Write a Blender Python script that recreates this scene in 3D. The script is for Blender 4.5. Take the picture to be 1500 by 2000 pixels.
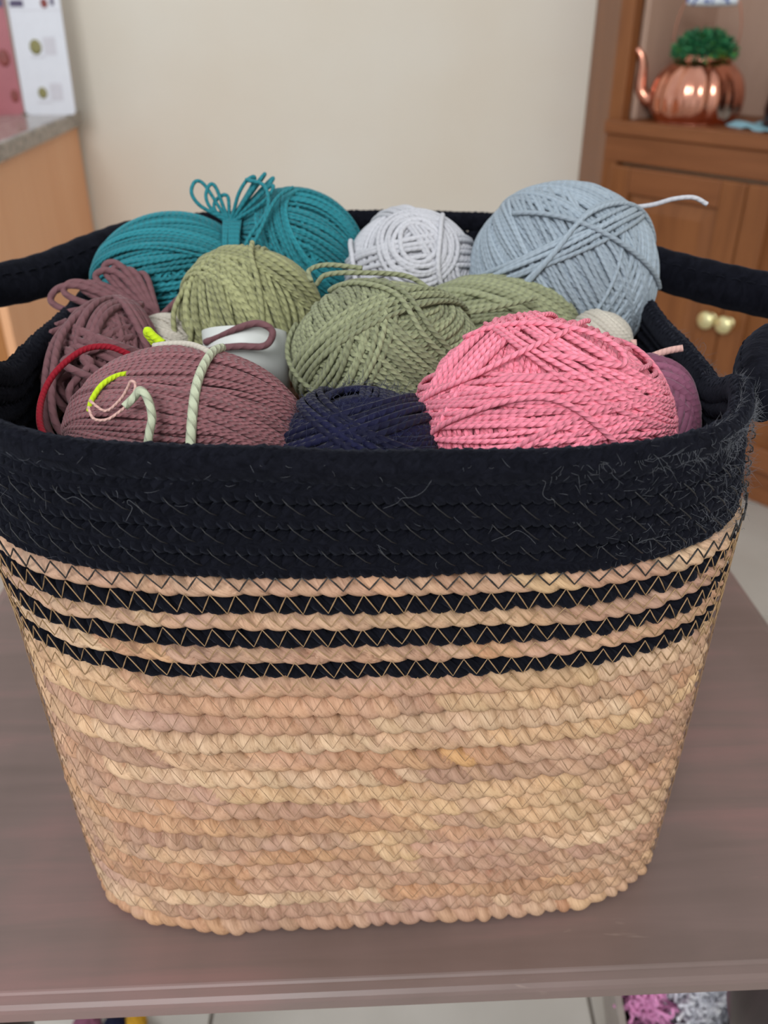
import bpy, bmesh, math, random
import numpy as np
from mathutils import Vector, Matrix
random.seed(7); rng = np.random.default_rng(11)
for o in list(bpy.data.objects): bpy.data.objects.remove(o, do_unlink=True)
S = bpy.context.scene
C = S.collection
PI = math.pi
TZ = 0.585                      # height of the table top above the floor

# ------------------------------------------------------------------ camera
cam_d = bpy.data.cameras.new('camera'); cam = bpy.data.objects.new('camera', cam_d); C.objects.link(cam)
cam.location = (0, 0, TZ + 0.37); cam.rotation_euler = (math.radians(60), 0, 0)
cam_d.sensor_fit = 'HORIZONTAL'; cam_d.sensor_width = 36; cam_d.lens = 40.32
cam_d.clip_start = 0.01; cam_d.clip_end = 50
cam_d.dof.use_dof = True; cam_d.dof.focus_distance = 0.315; cam_d.dof.aperture_fstop = 16
S.camera = cam

# ------------------------------------------------------------------ light
w = bpy.data.worlds.new('room_daylight'); S.world = w; w.use_nodes = True
bg = w.node_tree.nodes['Background']; bg.inputs[0].default_value = (0.93, 0.97, 1.0, 1); bg.inputs[1].default_value = 0.62
def area(name, loc, target, sx, sy, power, col):
    l = bpy.data.lights.new(name, 'AREA'); l.shape = 'RECTANGLE'; l.size = sx; l.size_y = sy; l.energy = power; l.color = col
    o = bpy.data.objects.new(name, l); C.objects.link(o); o.location = loc
    o.rotation_euler = (Vector(target) - Vector(loc)).to_track_quat('-Z', 'Y').to_euler()
    return o
area('window_daylight', (1.75, -0.1, 2.35), (0.1, 0.8, 0.75), 0.8, 1.1, 88, (1.0, 0.985, 0.96))
area('window_daylight_behind', (-0.6, -1.9, 2.5), (0.1, 1.2, 0.85), 1.1, 1.1, 52, (0.97, 0.985, 1.0))

S.view_settings.view_transform = 'Standard'; S.view_settings.look = 'None'
S.view_settings.gamma = 1; S.view_settings.use_curve_mapping = False
S.view_settings.exposure = 0.30

# ------------------------------------------------------------------ helpers
def srgb(r, g, b):
    f = lambda c: ((c/255+0.055)/1.055)**2.4 if c/255 > 0.04045 else c/255/12.92
    return (f(r), f(g), f(b), 1)

class N:
    """tiny node-tree builder"""
    def __init__(s, name):
        s.m = bpy.data.materials.new(name); s.m.use_nodes = True; s.t = s.m.node_tree
        s.b = s.t.nodes['Principled BSDF']
    def n(s, typ, **kw):
        x = s.t.nodes.new(typ)
        for k, v in kw.items():
            if k in x.inputs: pass
            setattr(x, k, v)
        return x
    def l(s, a, b): s.t.links.new(a, b)
    def math(s, op, a, b=None):
        x = s.t.nodes.new('ShaderNodeMath'); x.operation = op
        for i, v in enumerate((a, b)):
            if v is None: continue
            if isinstance(v, (int, float)): x.inputs[i].default_value = v
            else: s.l(v, x.inputs[i])
        return x.outputs[0]
    def noise(s, scale, detail=3, vec=None, dist=0, rough=.5):
        x = s.t.nodes.new('ShaderNodeTexNoise'); x.inputs['Scale'].default_value = scale; x.inputs['Detail'].default_value = detail
        x.inputs['Distortion'].default_value = dist; x.inputs['Roughness'].default_value = rough
        if vec is not None: s.l(vec, x.inputs['Vector'])
        return x
    def coord(s, which='Object', scale=None):
        c = s.t.nodes.new('ShaderNodeTexCoord').outputs[which]
        if scale is None: return c
        mp = s.t.nodes.new('ShaderNodeMapping'); mp.inputs['Scale'].default_value = scale; s.l(c, mp.inputs[0]); return mp.outputs[0]
    def ramp(s, fac, stops):
        r = s.t.nodes.new('ShaderNodeValToRGB'); el = r.color_ramp.elements
        while len(el) < len(stops): el.new(0.5)
        for e, (p, c) in zip(el, stops): e.position = p; e.color = c
        s.l(fac, r.inputs[0]); return r.outputs[0]
    def mix(s, fac, a, b, mode='MIX'):
        x = s.t.nodes.new('ShaderNodeMix'); x.data_type = 'RGBA'; x.blend_type = mode
        if isinstance(fac, (int, float)): x.inputs[0].default_value = fac
        else: s.l(fac, x.inputs[0])
        for i, v in ((6, a), (7, b)):
            if isinstance(v, tuple): x.inputs[i].default_value = v
            else: s.l(v, x.inputs[i])
        return x.outputs[2]
    def bump(s, h, strength=.5, dist=.001):
        x = s.t.nodes.new('ShaderNodeBump'); x.inputs['Strength'].default_value = strength; x.inputs['Distance'].default_value = dist
        s.l(h, x.inputs['Height']); s.l(x.outputs[0], s.b.inputs['Normal']); return x
    def set(s, **kw):
        for k, v in kw.items():
            k = k.replace('_', ' ')
            if isinstance(v, (int, float, tuple)): s.b.inputs[k].default_value = v
            else: s.l(v, s.b.inputs[k])
        return s.m

def plain(name, col, rough=.6, metal=0, var=.12, scale=40, bump=0, spec=.5):
    a = N(name); nz = a.noise(scale, 4, a.coord())
    d = tuple(c*(1-var) for c in col[:3])+(1,); e = tuple(min(1, c*(1+var)) for c in col[:3])+(1,)
    a.set(Base_Color=a.ramp(nz.outputs[0], [(.3, d), (.7, e)]), Roughness=rough, Metallic=metal, Specular_IOR_Level=spec)
    if bump: a.bump(nz.outputs[0], .4, bump)
    return a.m

def yarn_mat(name, col, pitch=.006, plies=3, bump=.7, var=.16, sheen=.25, rough=.75, fibre=1.0):
    """cotton yarn: plies twisting round the strand, fine fibres, small colour drift"""
    a = N(name)
    uv = a.t.nodes.new('ShaderNodeUVMap').outputs[0]
    sx = a.t.nodes.new('ShaderNodeSeparateXYZ'); a.l(uv, sx.inputs[0])
    ph = a.math('ADD', a.math('MULTIPLY', sx.outputs[0], 1/pitch), a.math('MULTIPLY', sx.outputs[1], plies))
    ply = a.math('ABSOLUTE', a.math('SINE', a.math('MULTIPLY', ph, PI)))
    ply = a.math('POWER', ply, .55)
    cb = a.t.nodes.new('ShaderNodeCombineXYZ'); a.l(a.math('MULTIPLY', sx.outputs[0], 150), cb.inputs[0]); a.l(a.math('MULTIPLY', ph, 5), cb.inputs[1])
    fn = a.noise(1.6, 3, cb.outputs[0])
    hgt = a.math('ADD', a.math('MULTIPLY', ply, 1.0), a.math('MULTIPLY', fn.outputs[0], .35*fibre))
    at = a.t.nodes.new('ShaderNodeAttribute'); at.attribute_name = 'Col'
    f = a.math('ADD', a.math('MULTIPLY', at.outputs['Fac'], .6), a.math('MULTIPLY', fn.outputs[0], .4))
    d = tuple(c*(1-var) for c in col[:3])+(1,); e = tuple(min(1, c*(1+var)) for c in col[:3])+(1,)
    a.set(Base_Color=a.ramp(f, [(.2, d), (.8, e)]), Roughness=rough, Sheen_Weight=sheen, Sheen_Roughness=.4, Specular_IOR_Level=.25)
    a.b.inputs['Sheen Tint'].default_value = tuple(min(1, c*.6+.4) for c in col[:3])+(1,)
    a.bump(hgt, bump, .0009)
    return a.m

def add_mesh(name, v, f, mat, parent=None, uv=None, col=None, smooth=True):
    me = bpy.data.meshes.new(name)
    v = np.ascontiguousarray(v, dtype=np.float32); f = np.asarray(f, dtype=np.int32)
    me.vertices.add(len(v)); me.vertices.foreach_set('co', v.ravel())
    k = f.shape[1]
    me.loops.add(f.size); me.loops.foreach_set('vertex_index', f.ravel())
    me.polygons.add(len(f)); me.polygons.foreach_set('loop_start', np.arange(0, f.size, k, dtype=np.int32))
    me.polygons.foreach_set('loop_total', np.full(len(f), k, dtype=np.int32))
    me.polygons.foreach_set('use_smooth', np.full(len(f), smooth))
    me.update(calc_edges=True)
    if uv is not None:
        l = me.uv_layers.new(name='UVMap'); l.data.foreach_set('uv', np.ascontiguousarray(uv, dtype=np.float32).ravel())
    if col is not None:
        c = me.color_attributes.new('Col', 'FLOAT_COLOR', 'POINT')
        col = np.asarray(col, dtype=np.float32)
        if col.ndim == 1: col = np.stack([col, col, col, np.ones_like(col)], 1)
        c.data.foreach_set('color', np.ascontiguousarray(col).ravel())
    me.materials.append(mat)
    o = bpy.data.objects.new(name, me); C.objects.link(o)
    if parent: o.parent = parent
    return o

class Tubes:
    """collects tubes; P is (L,N,3): L tubes of N points each"""
    def __init__(s): s.v = []; s.f = []; s.uv = []; s.c = []; s.n = 0
    def add(s, P, r, sides=6, closed=False, ref=None, col=.5, flat=(1, 1)):
        P = np.asarray(P, dtype=np.float64)
        if P.ndim == 2: P = P[None]
        L, n, _ = P.shape
        cap = not closed
        r = np.broadcast_to(np.asarray(r, dtype=float), (L, n)) if np.ndim(r) != 1 else np.broadcast_to(np.asarray(r, dtype=float)[None], (L, n))
        if cap:                               # close the ends with a collapsed ring
            P = np.concatenate([P[:, :1], P, P[:, -1:]], 1); r = np.concatenate([r[:, :1]*.01, r, r[:, -1:]*.01], 1); n += 2
            e0 = P[:, 2]-P[:, 1]; e1 = P[:, -2]-P[:, -3]
            P[:, 0] = P[:, 0]-1e-5*e0/(np.linalg.norm(e0, axis=1, keepdims=True)+1e-12); P[:, -1] = P[:, -1]+1e-5*e1/(np.linalg.norm(e1, axis=1, keepdims=True)+1e-12)
            if ref is not None:
                ref = np.broadcast_to(ref, (L, n-2, 3)); ref = np.concatenate([ref[:, :1], ref, ref[:, -1:]], 1)
        if closed: Tn = np.roll(P, -1, 1)-np.roll(P, 1, 1)
        else:
            Tn = np.gradient(P, axis=1); Tn[:, 0] = Tn[:, 2]; Tn[:, 1] = Tn[:, 2]; Tn[:, -1] = Tn[:, -3]; Tn[:, -2] = Tn[:, -3]
        Tn /= np.linalg.norm(Tn, axis=2, keepdims=True)+1e-12
        if ref is None:                      # parallel transport
            Nn = np.zeros_like(P); a = np.array([0, 0, 1.0])
            v0 = np.cross(Tn[:, 0], a); bad = np.linalg.norm(v0, axis=1) < .1; v0[bad] = np.cross(Tn[bad, 0], [1.0, 0, 0])
            Nn[:, 0] = v0
            for i in range(1, n):
                q = Nn[:, i-1]-Tn[:, i]*(Nn[:, i-1]*Tn[:, i]).sum(1, keepdims=True)
                Nn[:, i] = q/(np.linalg.norm(q, axis=1, keepdims=True)+1e-12)
        else:
            Nn = np.broadcast_to(ref, P.shape).copy()
        Nn -= Tn*(Nn*Tn).sum(2, keepdims=True); Nn /= np.linalg.norm(Nn, axis=2, keepdims=True)+1e-12
        B = np.cross(Tn, Nn)
        a = np.arange(sides)/sides*2*PI
        V = P[:, :, None]+r[:, :, None, None]*(flat[0]*np.cos(a)[None, None, :, None]*Nn[:, :, None]+flat[1]*np.sin(a)[None, None, :, None]*B[:, :, None])
        s.v.append(V.reshape(-1, 3))
        seg = np.linalg.norm(np.diff(P, axis=1, append=P[:, :1]), axis=2)
        u = np.concatenate([np.zeros((L, 1)), np.cumsum(seg, 1)], 1)
        m = n if closed else n-1
        I = np.arange(m); J = np.arange(sides); I2 = (I+1) % n; J2 = (J+1) % sides
        idx = lambda ii, jj: ii[:, None]*sides+jj[None]
        q = np.stack([idx(I, J), idx(I2, J), idx(I2, J2), idx(I, J2)], -1).reshape(-1, 4)
        base = s.n+np.arange(L)*n*sides
        s.f.append((q[None]+base[:, None, None]).reshape(-1, 4))
        U0 = u[:, :m]; U1 = u[:, 1:m+1]; V0 = J/sides; V1 = (J+1)/sides
        uv = np.zeros((L, m, sides, 4, 2))
        uv[..., 0, 0] = U0[:, :, None]; uv[..., 1, 0] = U1[:, :, None]; uv[..., 2, 0] = U1[:, :, None]; uv[..., 3, 0] = U0[:, :, None]
        uv[..., 0, 1] = V0; uv[..., 1, 1] = V0; uv[..., 2, 1] = V1; uv[..., 3, 1] = V1
        s.uv.append(uv.reshape(-1, 2))
        col = np.asarray(col, dtype=float)
        if col.ndim == 0: cc = np.full((L, n), float(col))
        elif col.ndim == 1: cc = np.broadcast_to(col[:, None], (L, n))
        else: cc = col
        if cc.ndim == 2: cc = np.stack([cc, cc, cc, np.ones_like(cc)], -1)
        s.c.append(np.repeat(cc.reshape(-1, 4), sides, axis=0))
        s.n += L*n*sides
        return s
    def caps(s): return s
    def build(s, name, mat, parent=None):
        return add_mesh(name, np.concatenate(s.v), np.concatenate(s.f), mat, parent, np.concatenate(s.uv), np.concatenate(s.c))

def spline(pts, n):
    """Catmull-Rom through pts, n samples"""
    P = np.asarray(pts, dtype=float); P = np.vstack([2*P[0]-P[1], P, 2*P[-1]-P[-2]])
    k = len(P)-3; t = np.linspace(0, k-1e-9, n); i = t.astype(int); f = (t-i)[:, None]
    a, b, c, d = P[i], P[i+1], P[i+2], P[i+3]
    return .5*(2*b+(c-a)*f+(2*a-5*b+4*c-d)*f**2+(3*b-a-3*c+d)*f**3)

def bm_obj(name, bm, mat, parent=None, smooth=False, bevel=0):
    bmesh.ops.recalc_face_normals(bm, faces=bm.faces)
    me = bpy.data.meshes.new(name); bm.to_mesh(me); bm.free()
    for p in me.polygons: p.use_smooth = smooth
    me.materials.append(mat); o = bpy.data.objects.new(name, me); C.objects.link(o)
    if parent: o.parent = parent
    if bevel:
        b = o.modifiers.new('bevel', 'BEVEL'); b.width = bevel; b.segments = 2; b.limit_method = 'ANGLE'
    return o
def box(name, x0, x1, y0, y1, z0, z1, mat, parent=None, bevel=.002):
    bm = bmesh.new(); bmesh.ops.create_cube(bm, size=1)
    for v in bm.verts: v.co = Vector(((x0+x1)/2+v.co.x*(x1-x0), (y0+y1)/2+v.co.y*(y1-y0), (z0+z1)/2+v.co.z*(z1-z0)))
    return bm_obj(name, bm, mat, parent, False, bevel)
def lathe(name, prof, mat, parent=None, seg=40, rib=None, loc=(0, 0, 0)):
    pr = np.array(prof, dtype=float); a = np.arange(seg)/seg*2*PI
    k = np.ones((len(pr), seg)) if rib is None else rib(pr[:, 1][:, None], a[None])
    V = np.stack([pr[:, 0][:, None]*k*np.cos(a), pr[:, 0][:, None]*k*np.sin(a), np.broadcast_to(pr[:, 1][:, None], k.shape)], -1).reshape(-1, 3)+np.array(loc)
    I = np.arange(len(pr)-1); J = np.arange(seg); J2 = (J+1) % seg
    f = np.stack([I[:, None]*seg+J, I[:, None]*seg+J2, (I[:, None]+1)*seg+J2, (I[:, None]+1)*seg+J], -1).reshape(-1, 4)
    return add_mesh(name, V, f, mat, parent)
def empty(name, loc=(0, 0, 0), rz=0):
    o = bpy.data.objects.new(name, None); C.objects.link(o); o.location = loc; o.rotation_euler = (0, 0, rz); o.empty_display_size = .05; return o
def tag(o, label, cat, group=None):
    o['label'] = label; o['category'] = cat
    if group: o['group'] = group
    return o
def struct(o, label=None):
    o['kind'] = 'structure'
    if label: o['label'] = label
    return o

# ------------------------------------------------------------------ materials of the room
a = N('beige_wall_paint'); nz = a.noise(3, 3, a.coord()); nf = a.noise(240, 3, a.coord())
a.set(Base_Color=a.ramp(nz.outputs[0], [(.3, srgb(220, 211, 196)), (.7, srgb(224, 218, 206))]), Roughness=.75); a.bump(nf.outputs[0], .08, .001); M_WALL = a.m
a = N('grey_floor_tile'); nz = a.noise(6, 5, a.coord('Object'))
a.set(Base_Color=a.ramp(nz.outputs[0], [(.3, srgb(176, 170, 162)), (.7, srgb(192, 187, 180))]), Roughness=.3); M_TILE = a.m
M_GROUT = plain('dark_grout', srgb(120, 112, 104), .9)
def wood(name, c1, c2, rough=.4, axis=(14, 14, 1.2), spec=.4):
    a = N(name); v = a.coord('Object', axis); nz = a.noise(2.2, 6, v, 1.2, .6); n2 = a.noise(.9, 2, a.coord('Object', (3, 3, 3)))
    f = a.math('ADD', a.math('MULTIPLY', nz.outputs[0], .65), a.math('MULTIPLY', n2.outputs[0], .35))
    a.set(Base_Color=a.ramp(f, [(.32, c1), (.68, c2)]), Roughness=rough, Specular_IOR_Level=spec); a.bump(nz.outputs[0], .08, .001); return a.m
M_DRESSER = wood('varnished_brown_wood', srgb(116, 68, 34), srgb(146, 92, 52), .42)
M_DRESSER_H = wood('varnished_brown_wood_level', srgb(116, 68, 36), srgb(144, 90, 54), .42, (1.2, 14, 14))
M_NICHE = wood('pinkish_brown_panel', srgb(172, 142, 124), srgb(186, 156, 138), .5, (5, 5, 1))
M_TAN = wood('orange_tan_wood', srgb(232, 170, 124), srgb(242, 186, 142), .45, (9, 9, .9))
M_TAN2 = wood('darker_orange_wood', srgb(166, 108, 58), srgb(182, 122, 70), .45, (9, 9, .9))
a = N('speckled_granite'); v = a.t.nodes.new('ShaderNodeTexVoronoi'); v.inputs['Scale'].default_value = 90; a.l(a.coord(), v.inputs[0])
n1 = a.noise(60, 4, a.coord()); f = a.math('ADD', a.math('MULTIPLY', v.outputs['Color'], .4), a.math('MULTIPLY', n1.outputs[0], .7))
a.set(Base_Color=a.ramp(f, [(.3, srgb(92, 84, 80)), (.55, srgb(146, 136, 126)), (.8, srgb(176, 166, 156))]), Roughness=.18); M_GRANITE = a.m
# brown painted table top: brush streaks, dust, scuffs
a = N('brown_painted_table'); v = a.coord('Object', (3, 34, 10)); nz = a.noise(1.6, 6, v, .6, .6); nb = a.noise(5, 3, a.coord('Object', (2.4, .8, 1)))
sp = a.noise(420, 2, a.coord()); sc = a.noise(26, 3, a.coord('Object', (1, 6, 1)), 1.5)
f = a.math('ADD', a.math('MULTIPLY', nz.outputs[0], .5), a.math('MULTIPLY', nb.outputs[0], .5))
col = a.ramp(f, [(.3, srgb(102, 86, 80)), (.5, srgb(116, 97, 92)), (.66, srgb(132, 103, 99))])
col = a.mix(a.ramp(sc.outputs[0], [(.70, (0, 0, 0, 1)), (.80, (.5, .5, .5, 1))]), col, srgb(150, 132, 122))
col = a.mix(a.ramp(sp.outputs[0], [(.80, (0, 0, 0, 1)), (.84, (.35, .35, .35, 1))]), col, srgb(186, 176, 168))
a.set(Base_Color=col, Roughness=a.ramp(nb.outputs[0], [(.3, (.30, .30, .30, 1)), (.7, (.44, .44, .44, 1))]), Specular_IOR_Level=.5); a.bump(nz.outputs[0], .12, .0008); M_TABLE = a.m
M_DARKLEG = wood('dark_turned_wood', srgb(40, 32, 32), srgb(62, 50, 50), .35)

# ------------------------------------------------------------------ room shell
fl = struct(box('floor', -2.2, 2.2, -1.2, 2.5, -.05, -.004, M_GROUT, None, 0), 'pale grey square floor tiles with dark grout')
TS = .42
tm = None
for i in range(-5, 5):
    for j in range(-6, 4):
        x = .23+i*TS; y = 1.27+j*TS
        if y > 2.5 or y < -1.2: continue
        if tm is None:
            t = box('tile', -TS/2+.002, TS/2-.002, -TS/2+.002, TS/2-.002, -.006, 0, M_TILE, fl, .0015); tm = t.data
        else:
            t = bpy.data.objects.new('tile', tm); C.objects.link(t); t.parent = fl
            b = t.modifiers.new('bevel', 'BEVEL'); b.width = .0015; b.segments = 2
        t.location = (x+TS/2, y+TS/2, 0)
WY = 2.35
struct(box('wall_back', -2.2, 1.35, WY, WY+.1, 0, 2.6, M_WALL, None, 0), 'plain warm beige painted wall')
struct(box('wall_right', 1.25, 1.35, -1.2, WY, 0, 2.6, M_WALL, None, 0), 'beige wall behind the corner cabinet')
struct(box('baseboard_back', -2.2, 1.25, WY-.014, WY, 0, .09, M_TAN2, None, .003))

# ------------------------------------------------------------------ table
TR = math.radians(2.5)
table = tag(empty('side_table', (0, 0.40, 0), TR), 'brown painted wooden table with turned legs under the yarn basket', 'table')
def table_top():
    # plan rectangle in table-local coordinates, moulded edge profile (inset, height)
    X0, X1, Y0, Y1 = -.281, .276, -.179, .43
    prof = [(.0078, TZ), (.0070, TZ-.0003), (.0062, TZ-.0012), (.0056, TZ-.0013), (.0025, TZ-.0020), (.0007, TZ-.0032), (.0, TZ-.0050), (.0, TZ-.0105), (.003, TZ-.0132), (.010, TZ-.0137)]
    V = []; F = []
    r0 = .012
    ring = []
    for (ins, z) in prof:
        pts = []
        for cx, cy, a0 in ((X1-r0, Y1-r0, 0), (X0+r0, Y1-r0, PI/2), (X0+r0, Y0+r0, PI), (X1-r0, Y0+r0, 1.5*PI)):
            for k in range(5):
                an = a0+k/4*PI/2; rr = max(r0-ins, .0008); sx = 1 if math.cos(a0+PI/4) > 0 else -1; sy = 1 if math.sin(a0+PI/4) > 0 else -1
                ox = cx-sx*max(ins-r0, 0); oy = cy-sy*max(ins-r0, 0)
                pts.append((ox+rr*math.cos(an), oy+rr*math.sin(an), z))
        ring.append(pts)
    bm = bmesh.new(); R = [[bm.verts.new(p) for p in pts] for pts in ring]
    n = len(R[0])
    for i in range(len(R)-1):
        for k in range(n): bm.faces.new((R[i][k], R[i][(k+1) % n], R[i+1][(k+1) % n], R[i+1][k]))
    bm.faces.new(R[0]); bm.faces.new(R[-1])
    o = bm_obj('table_top', bm, M_TABLE, table, False)
    return o
table_top()
leg_prof = [(0, 0), (.018, 0), (.022, .012), (.026, .03), (.02, .05), (.017, .06), (.024, .09), (.028, .16), (.026, .25), (.021, .31), (.018, .33), (.027, .345), (.030, .36), (.027, .372), (.019, .38), (.018, .39), (.026, .40), (.033, .425), (.035, .45), (.031, .475), (.022, .49), (.021, .497), (.033, .505), (.034, .53), (.034, TZ-.0137), (0, TZ-.0137)]
for sx, sy in ((.240, -.108), (-.246, -.108), (.238, .385), (-.243, .385)):
    lathe('leg', leg_prof, M_DARKLEG, table, 32, loc=(sx, sy, 0))

# ------------------------------------------------------------------ basket
LV = np.array([0, .1622, .2070, .2600])
PR = np.array([[-.0088, .4027, .0579, .1467, .1522, 5.27, .001], [-.0092, .3991, .0456, .1550, .1573, 4.03, .0055],
               [-.0096, .3985, .0229, .1569, .1616, 3.88, .003], [-.0098, .4010, -.0046, .1520, .1690, 3.93, .003]])
KX = np.array([.0, -.0100, -.0029, -.0126])
def contour(z, inset=0, n=900):
    """ring of points at nominal height z on the basket's outer wall, evenly spaced, with outward normals"""
    p = np.array([np.interp(z, LV, PR[:, k]) for k in range(7)]); kx = np.interp(z, LV, KX)
    cx, cy, yaw, aa, bb, nn, g = p
    T = np.linspace(0, 2*PI, 4001)[:-1]; c, s = np.cos(T), np.sin(T)
    x = aa*np.sign(c)*np.abs(c)**(2/nn); y = bb*np.sign(s)*np.abs(s)**(2/nn)
    y = y-g*(y < 0)*(1-(x/aa)**2)
    zz = z+kx*x*min(1, z/.03)
    X = np.stack([cx+x*math.cos(yaw)-y*math.sin(yaw), cy+x*math.sin(yaw)+y*math.cos(yaw), zz], 1)
    lev = np.clip((z-LV[2])/(LV[3]-LV[2]), 0, 1)
    if lev > 0:                      # between the handle ends the wall sits lower; the back stands a little higher
        side = np.clip((np.abs(X[:, 0]-cx)-.10)/.035, 0, 1); yy = np.where(X[:, 0] > 0, X[:, 1], X[:, 1]-.008)
        ww = side*np.clip((yy-.292)/.04, 0, 1)*np.clip((.515-yy)/.06, 0, 1); ww = ww*ww*(3-2*ww)
        X[:, 2] += lev*(-.0165*ww-.0042*np.clip((.34-X[:, 1])/.07, 0, 1)+.0045*np.clip((X[:, 1]-.42)/.12, 0, 1)); X[:, 0] -= lev*ww*.003*np.sign(X[:, 0])
    d = np.linalg.norm(np.diff(X, axis=0, append=X[:1]), axis=1); s_ = np.concatenate([[0], np.cumsum(d)])
    q = np.linspace(0, s_[-1], n, endpoint=False); Xc = np.vstack([X, X[:1]])
    P = np.stack([np.interp(q, s_, Xc[:, k]) for k in range(3)], 1)
    tg = np.roll(P, -1, 0)-np.roll(P, 1, 0); nrm = np.stack([tg[:, 1], -tg[:, 0], 0*tg[:, 0]], 1); nrm /= np.linalg.norm(nrm, axis=1, keepdims=True)
    for _ in range(10): nrm = (np.roll(nrm, 1, 0)+nrm+np.roll(nrm, -1, 0)); nrm /= np.linalg.norm(nrm, axis=1, keepdims=True)
    P = P-nrm*inset
    return P, nrm, s_[-1]

a = N('twisted_seagrass_husk')
uv = a.t.nodes.new('ShaderNodeUVMap').outputs[0]; mp = a.t.nodes.new('ShaderNodeMapping'); mp.inputs['Scale'].default_value = (5, 11, 1); a.l(uv, mp.inputs[0])
fb = a.noise(1.0, 4, mp.outputs[0], .35, .65)
at = a.t.nodes.new('ShaderNodeAttribute'); at.attribute_name = 'Col'
col = a.mix(.8, at.outputs['Color'], a.ramp(fb.outputs[0], [(.26, srgb(172, 150, 132)), (.48, srgb(236, 225, 213)), (.72, srgb(255, 250, 242))]), 'MULTIPLY')
st = a.noise(38, 3, a.coord(), .8); col = a.mix(a.ramp(st.outputs[0], [(.69, (0, 0, 0, 1)), (.76, (.75, .75, .75, 1))]), col, srgb(150, 92, 66))
st2 = a.noise(24, 2, a.coord('Object', (1, 1, 2.2))); col = a.mix(a.ramp(st2.outputs[0], [(.58, (0, 0, 0, 1)), (.72, (.55, .55, .55, 1))]), col, srgb(196, 158, 140))
a.set(Base_Color=col, Roughness=.62, Specular_IOR_Level=.3); a.bump(fb.outputs[0], .5, .0007); M_HUSK = a.m
a = N('black_cotton_rope'); uv = a.t.nodes.new('ShaderNodeUVMap').outputs[0]; mp = a.t.nodes.new('ShaderNodeMapping'); mp.inputs['Scale'].default_value = (260, 9, 1); mp.inputs['Rotation'].default_value = (0, 0, .5); a.l(uv, mp.inputs[0])
fb = a.noise(1.0, 4, mp.outputs[0], .8, .65)
a.set(Base_Color=a.ramp(fb.outputs[0], [(.3, (.0022, .0024, .0042, 1)), (.75, (.008, .0085, .0135, 1))]), Roughness=.92, Sheen_Weight=.06, Sheen_Roughness=.45, Specular_IOR_Level=.06)
a.b.inputs['Sheen Tint'].default_value = (.45, .5, .68, 1); a.bump(fb.outputs[0], .7, .0009); M_BLACK = a.m
M_TANTHREAD = plain('tan_sewing_thread', srgb(150, 120, 84), .55)
M_BRNTHREAD = plain('brown_sewing_thread', srgb(138, 108, 80), .55)
M_BLKTHREAD = plain('black_sewing_thread', (.012, .011, .011, 1), .5)
M_GREYTHREAD = plain('charcoal_sewing_thread', (.011, .0105, .012, 1), .5)
M_FUZZ = plain('grey_lint_fibre', (.11, .115, .13, 1), .8)

basket = tag(empty('yarn_basket', (0, .40, TZ+.0008)), 'square woven basket of tan rope with black striped top and handles', 'basket')
B0 = np.array([0, .40, 0])       # contour coordinates -> basket-local

HUSK = [srgb(222, 190, 158), srgb(214, 176, 150), srgb(226, 196, 158), srgb(204, 168, 146), srgb(210, 178, 154), srgb(232, 206, 176), srgb(210, 168, 134), srgb(196, 162, 144)]
HUSK = np.array(HUSK)[:, :3]
RARE = np.array([srgb(150, 92, 62), srgb(176, 116, 84), srgb(128, 76, 70), srgb(188, 164, 142), srgb(222, 176, 112)])[:, :3]
def smooth_noise(n, k, amp):
    """periodic smooth noise of n samples with k knots"""
    kn = rng.normal(0, amp, k); x = np.arange(n)/n*k; i = x.astype(int); f = x-i; f = f*f*(3-2*f)
    return kn[i % k]*(1-f)+kn[(i+1) % k]*f
def twisted_row(z, hw, hh, husk, spacing=.0086):
    """one coil: two plies twisted round each other"""
    Lr = contour(z)[2]; turns = int(round(Lr/(2*spacing))); per = 14; n = turns*per
    P, nr, _ = contour(z, hw*1.0, n)
    P = P-B0; up = np.array([0, 0, 1.0])
    wig = smooth_noise(n, 60, .00035 if husk else .0002); P = P+up*wig[:, None]+nr*smooth_noise(n, 80, .0004)[:, None]
    ph0 = rng.uniform(0, 2*PI); warp = smooth_noise(n, turns, .42 if husk else .12)
    tb = Tubes()
    fibre_drift = rng.integers(0, len(HUSK), 24)
    for k in range(2):
        th = ph0+k*PI+np.arange(n)/per*2*PI+warp
        rho = .43
        ctr = P+nr*(np.cos(th)*hw*rho)[:, None]+up*(-np.sin(th)*hh*rho)[:, None]*1.0
        r = .555*(hw+hh)/2*(1+smooth_noise(n, turns*2, .10 if husk else .04))
        out = nr*(np.cos(th)*.7+.3)[:, None]-up*(np.sin(th))[:, None]
        if husk:
            half = ((th+PI/2-ph0)/(2*PI)).astype(int) + k*1000
            ids, inv = np.unique(half, return_inverse=True)
            base = HUSK[fibre_drift[(np.arange(len(ids))*24//len(ids)) % 24]]
            cset = .45*base+.55*HUSK[rng.integers(0, len(HUSK), len(ids))]
            cset = cset*rng.uniform(.84, 1.06, (len(ids), 1))
            rare = rng.random(len(ids)) < .012; cset[rare] = RARE[rng.integers(0, len(RARE), rare.sum())]
            cc = np.ones((1, n, 4)); cc[0, :, :3] = cset[inv]
        else: cc = np.full((1, n), .5)
        tb.add(ctr, r[None], 9, True, out[None], cc, (1.0, 1.0))
    return tb, P, nr
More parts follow.
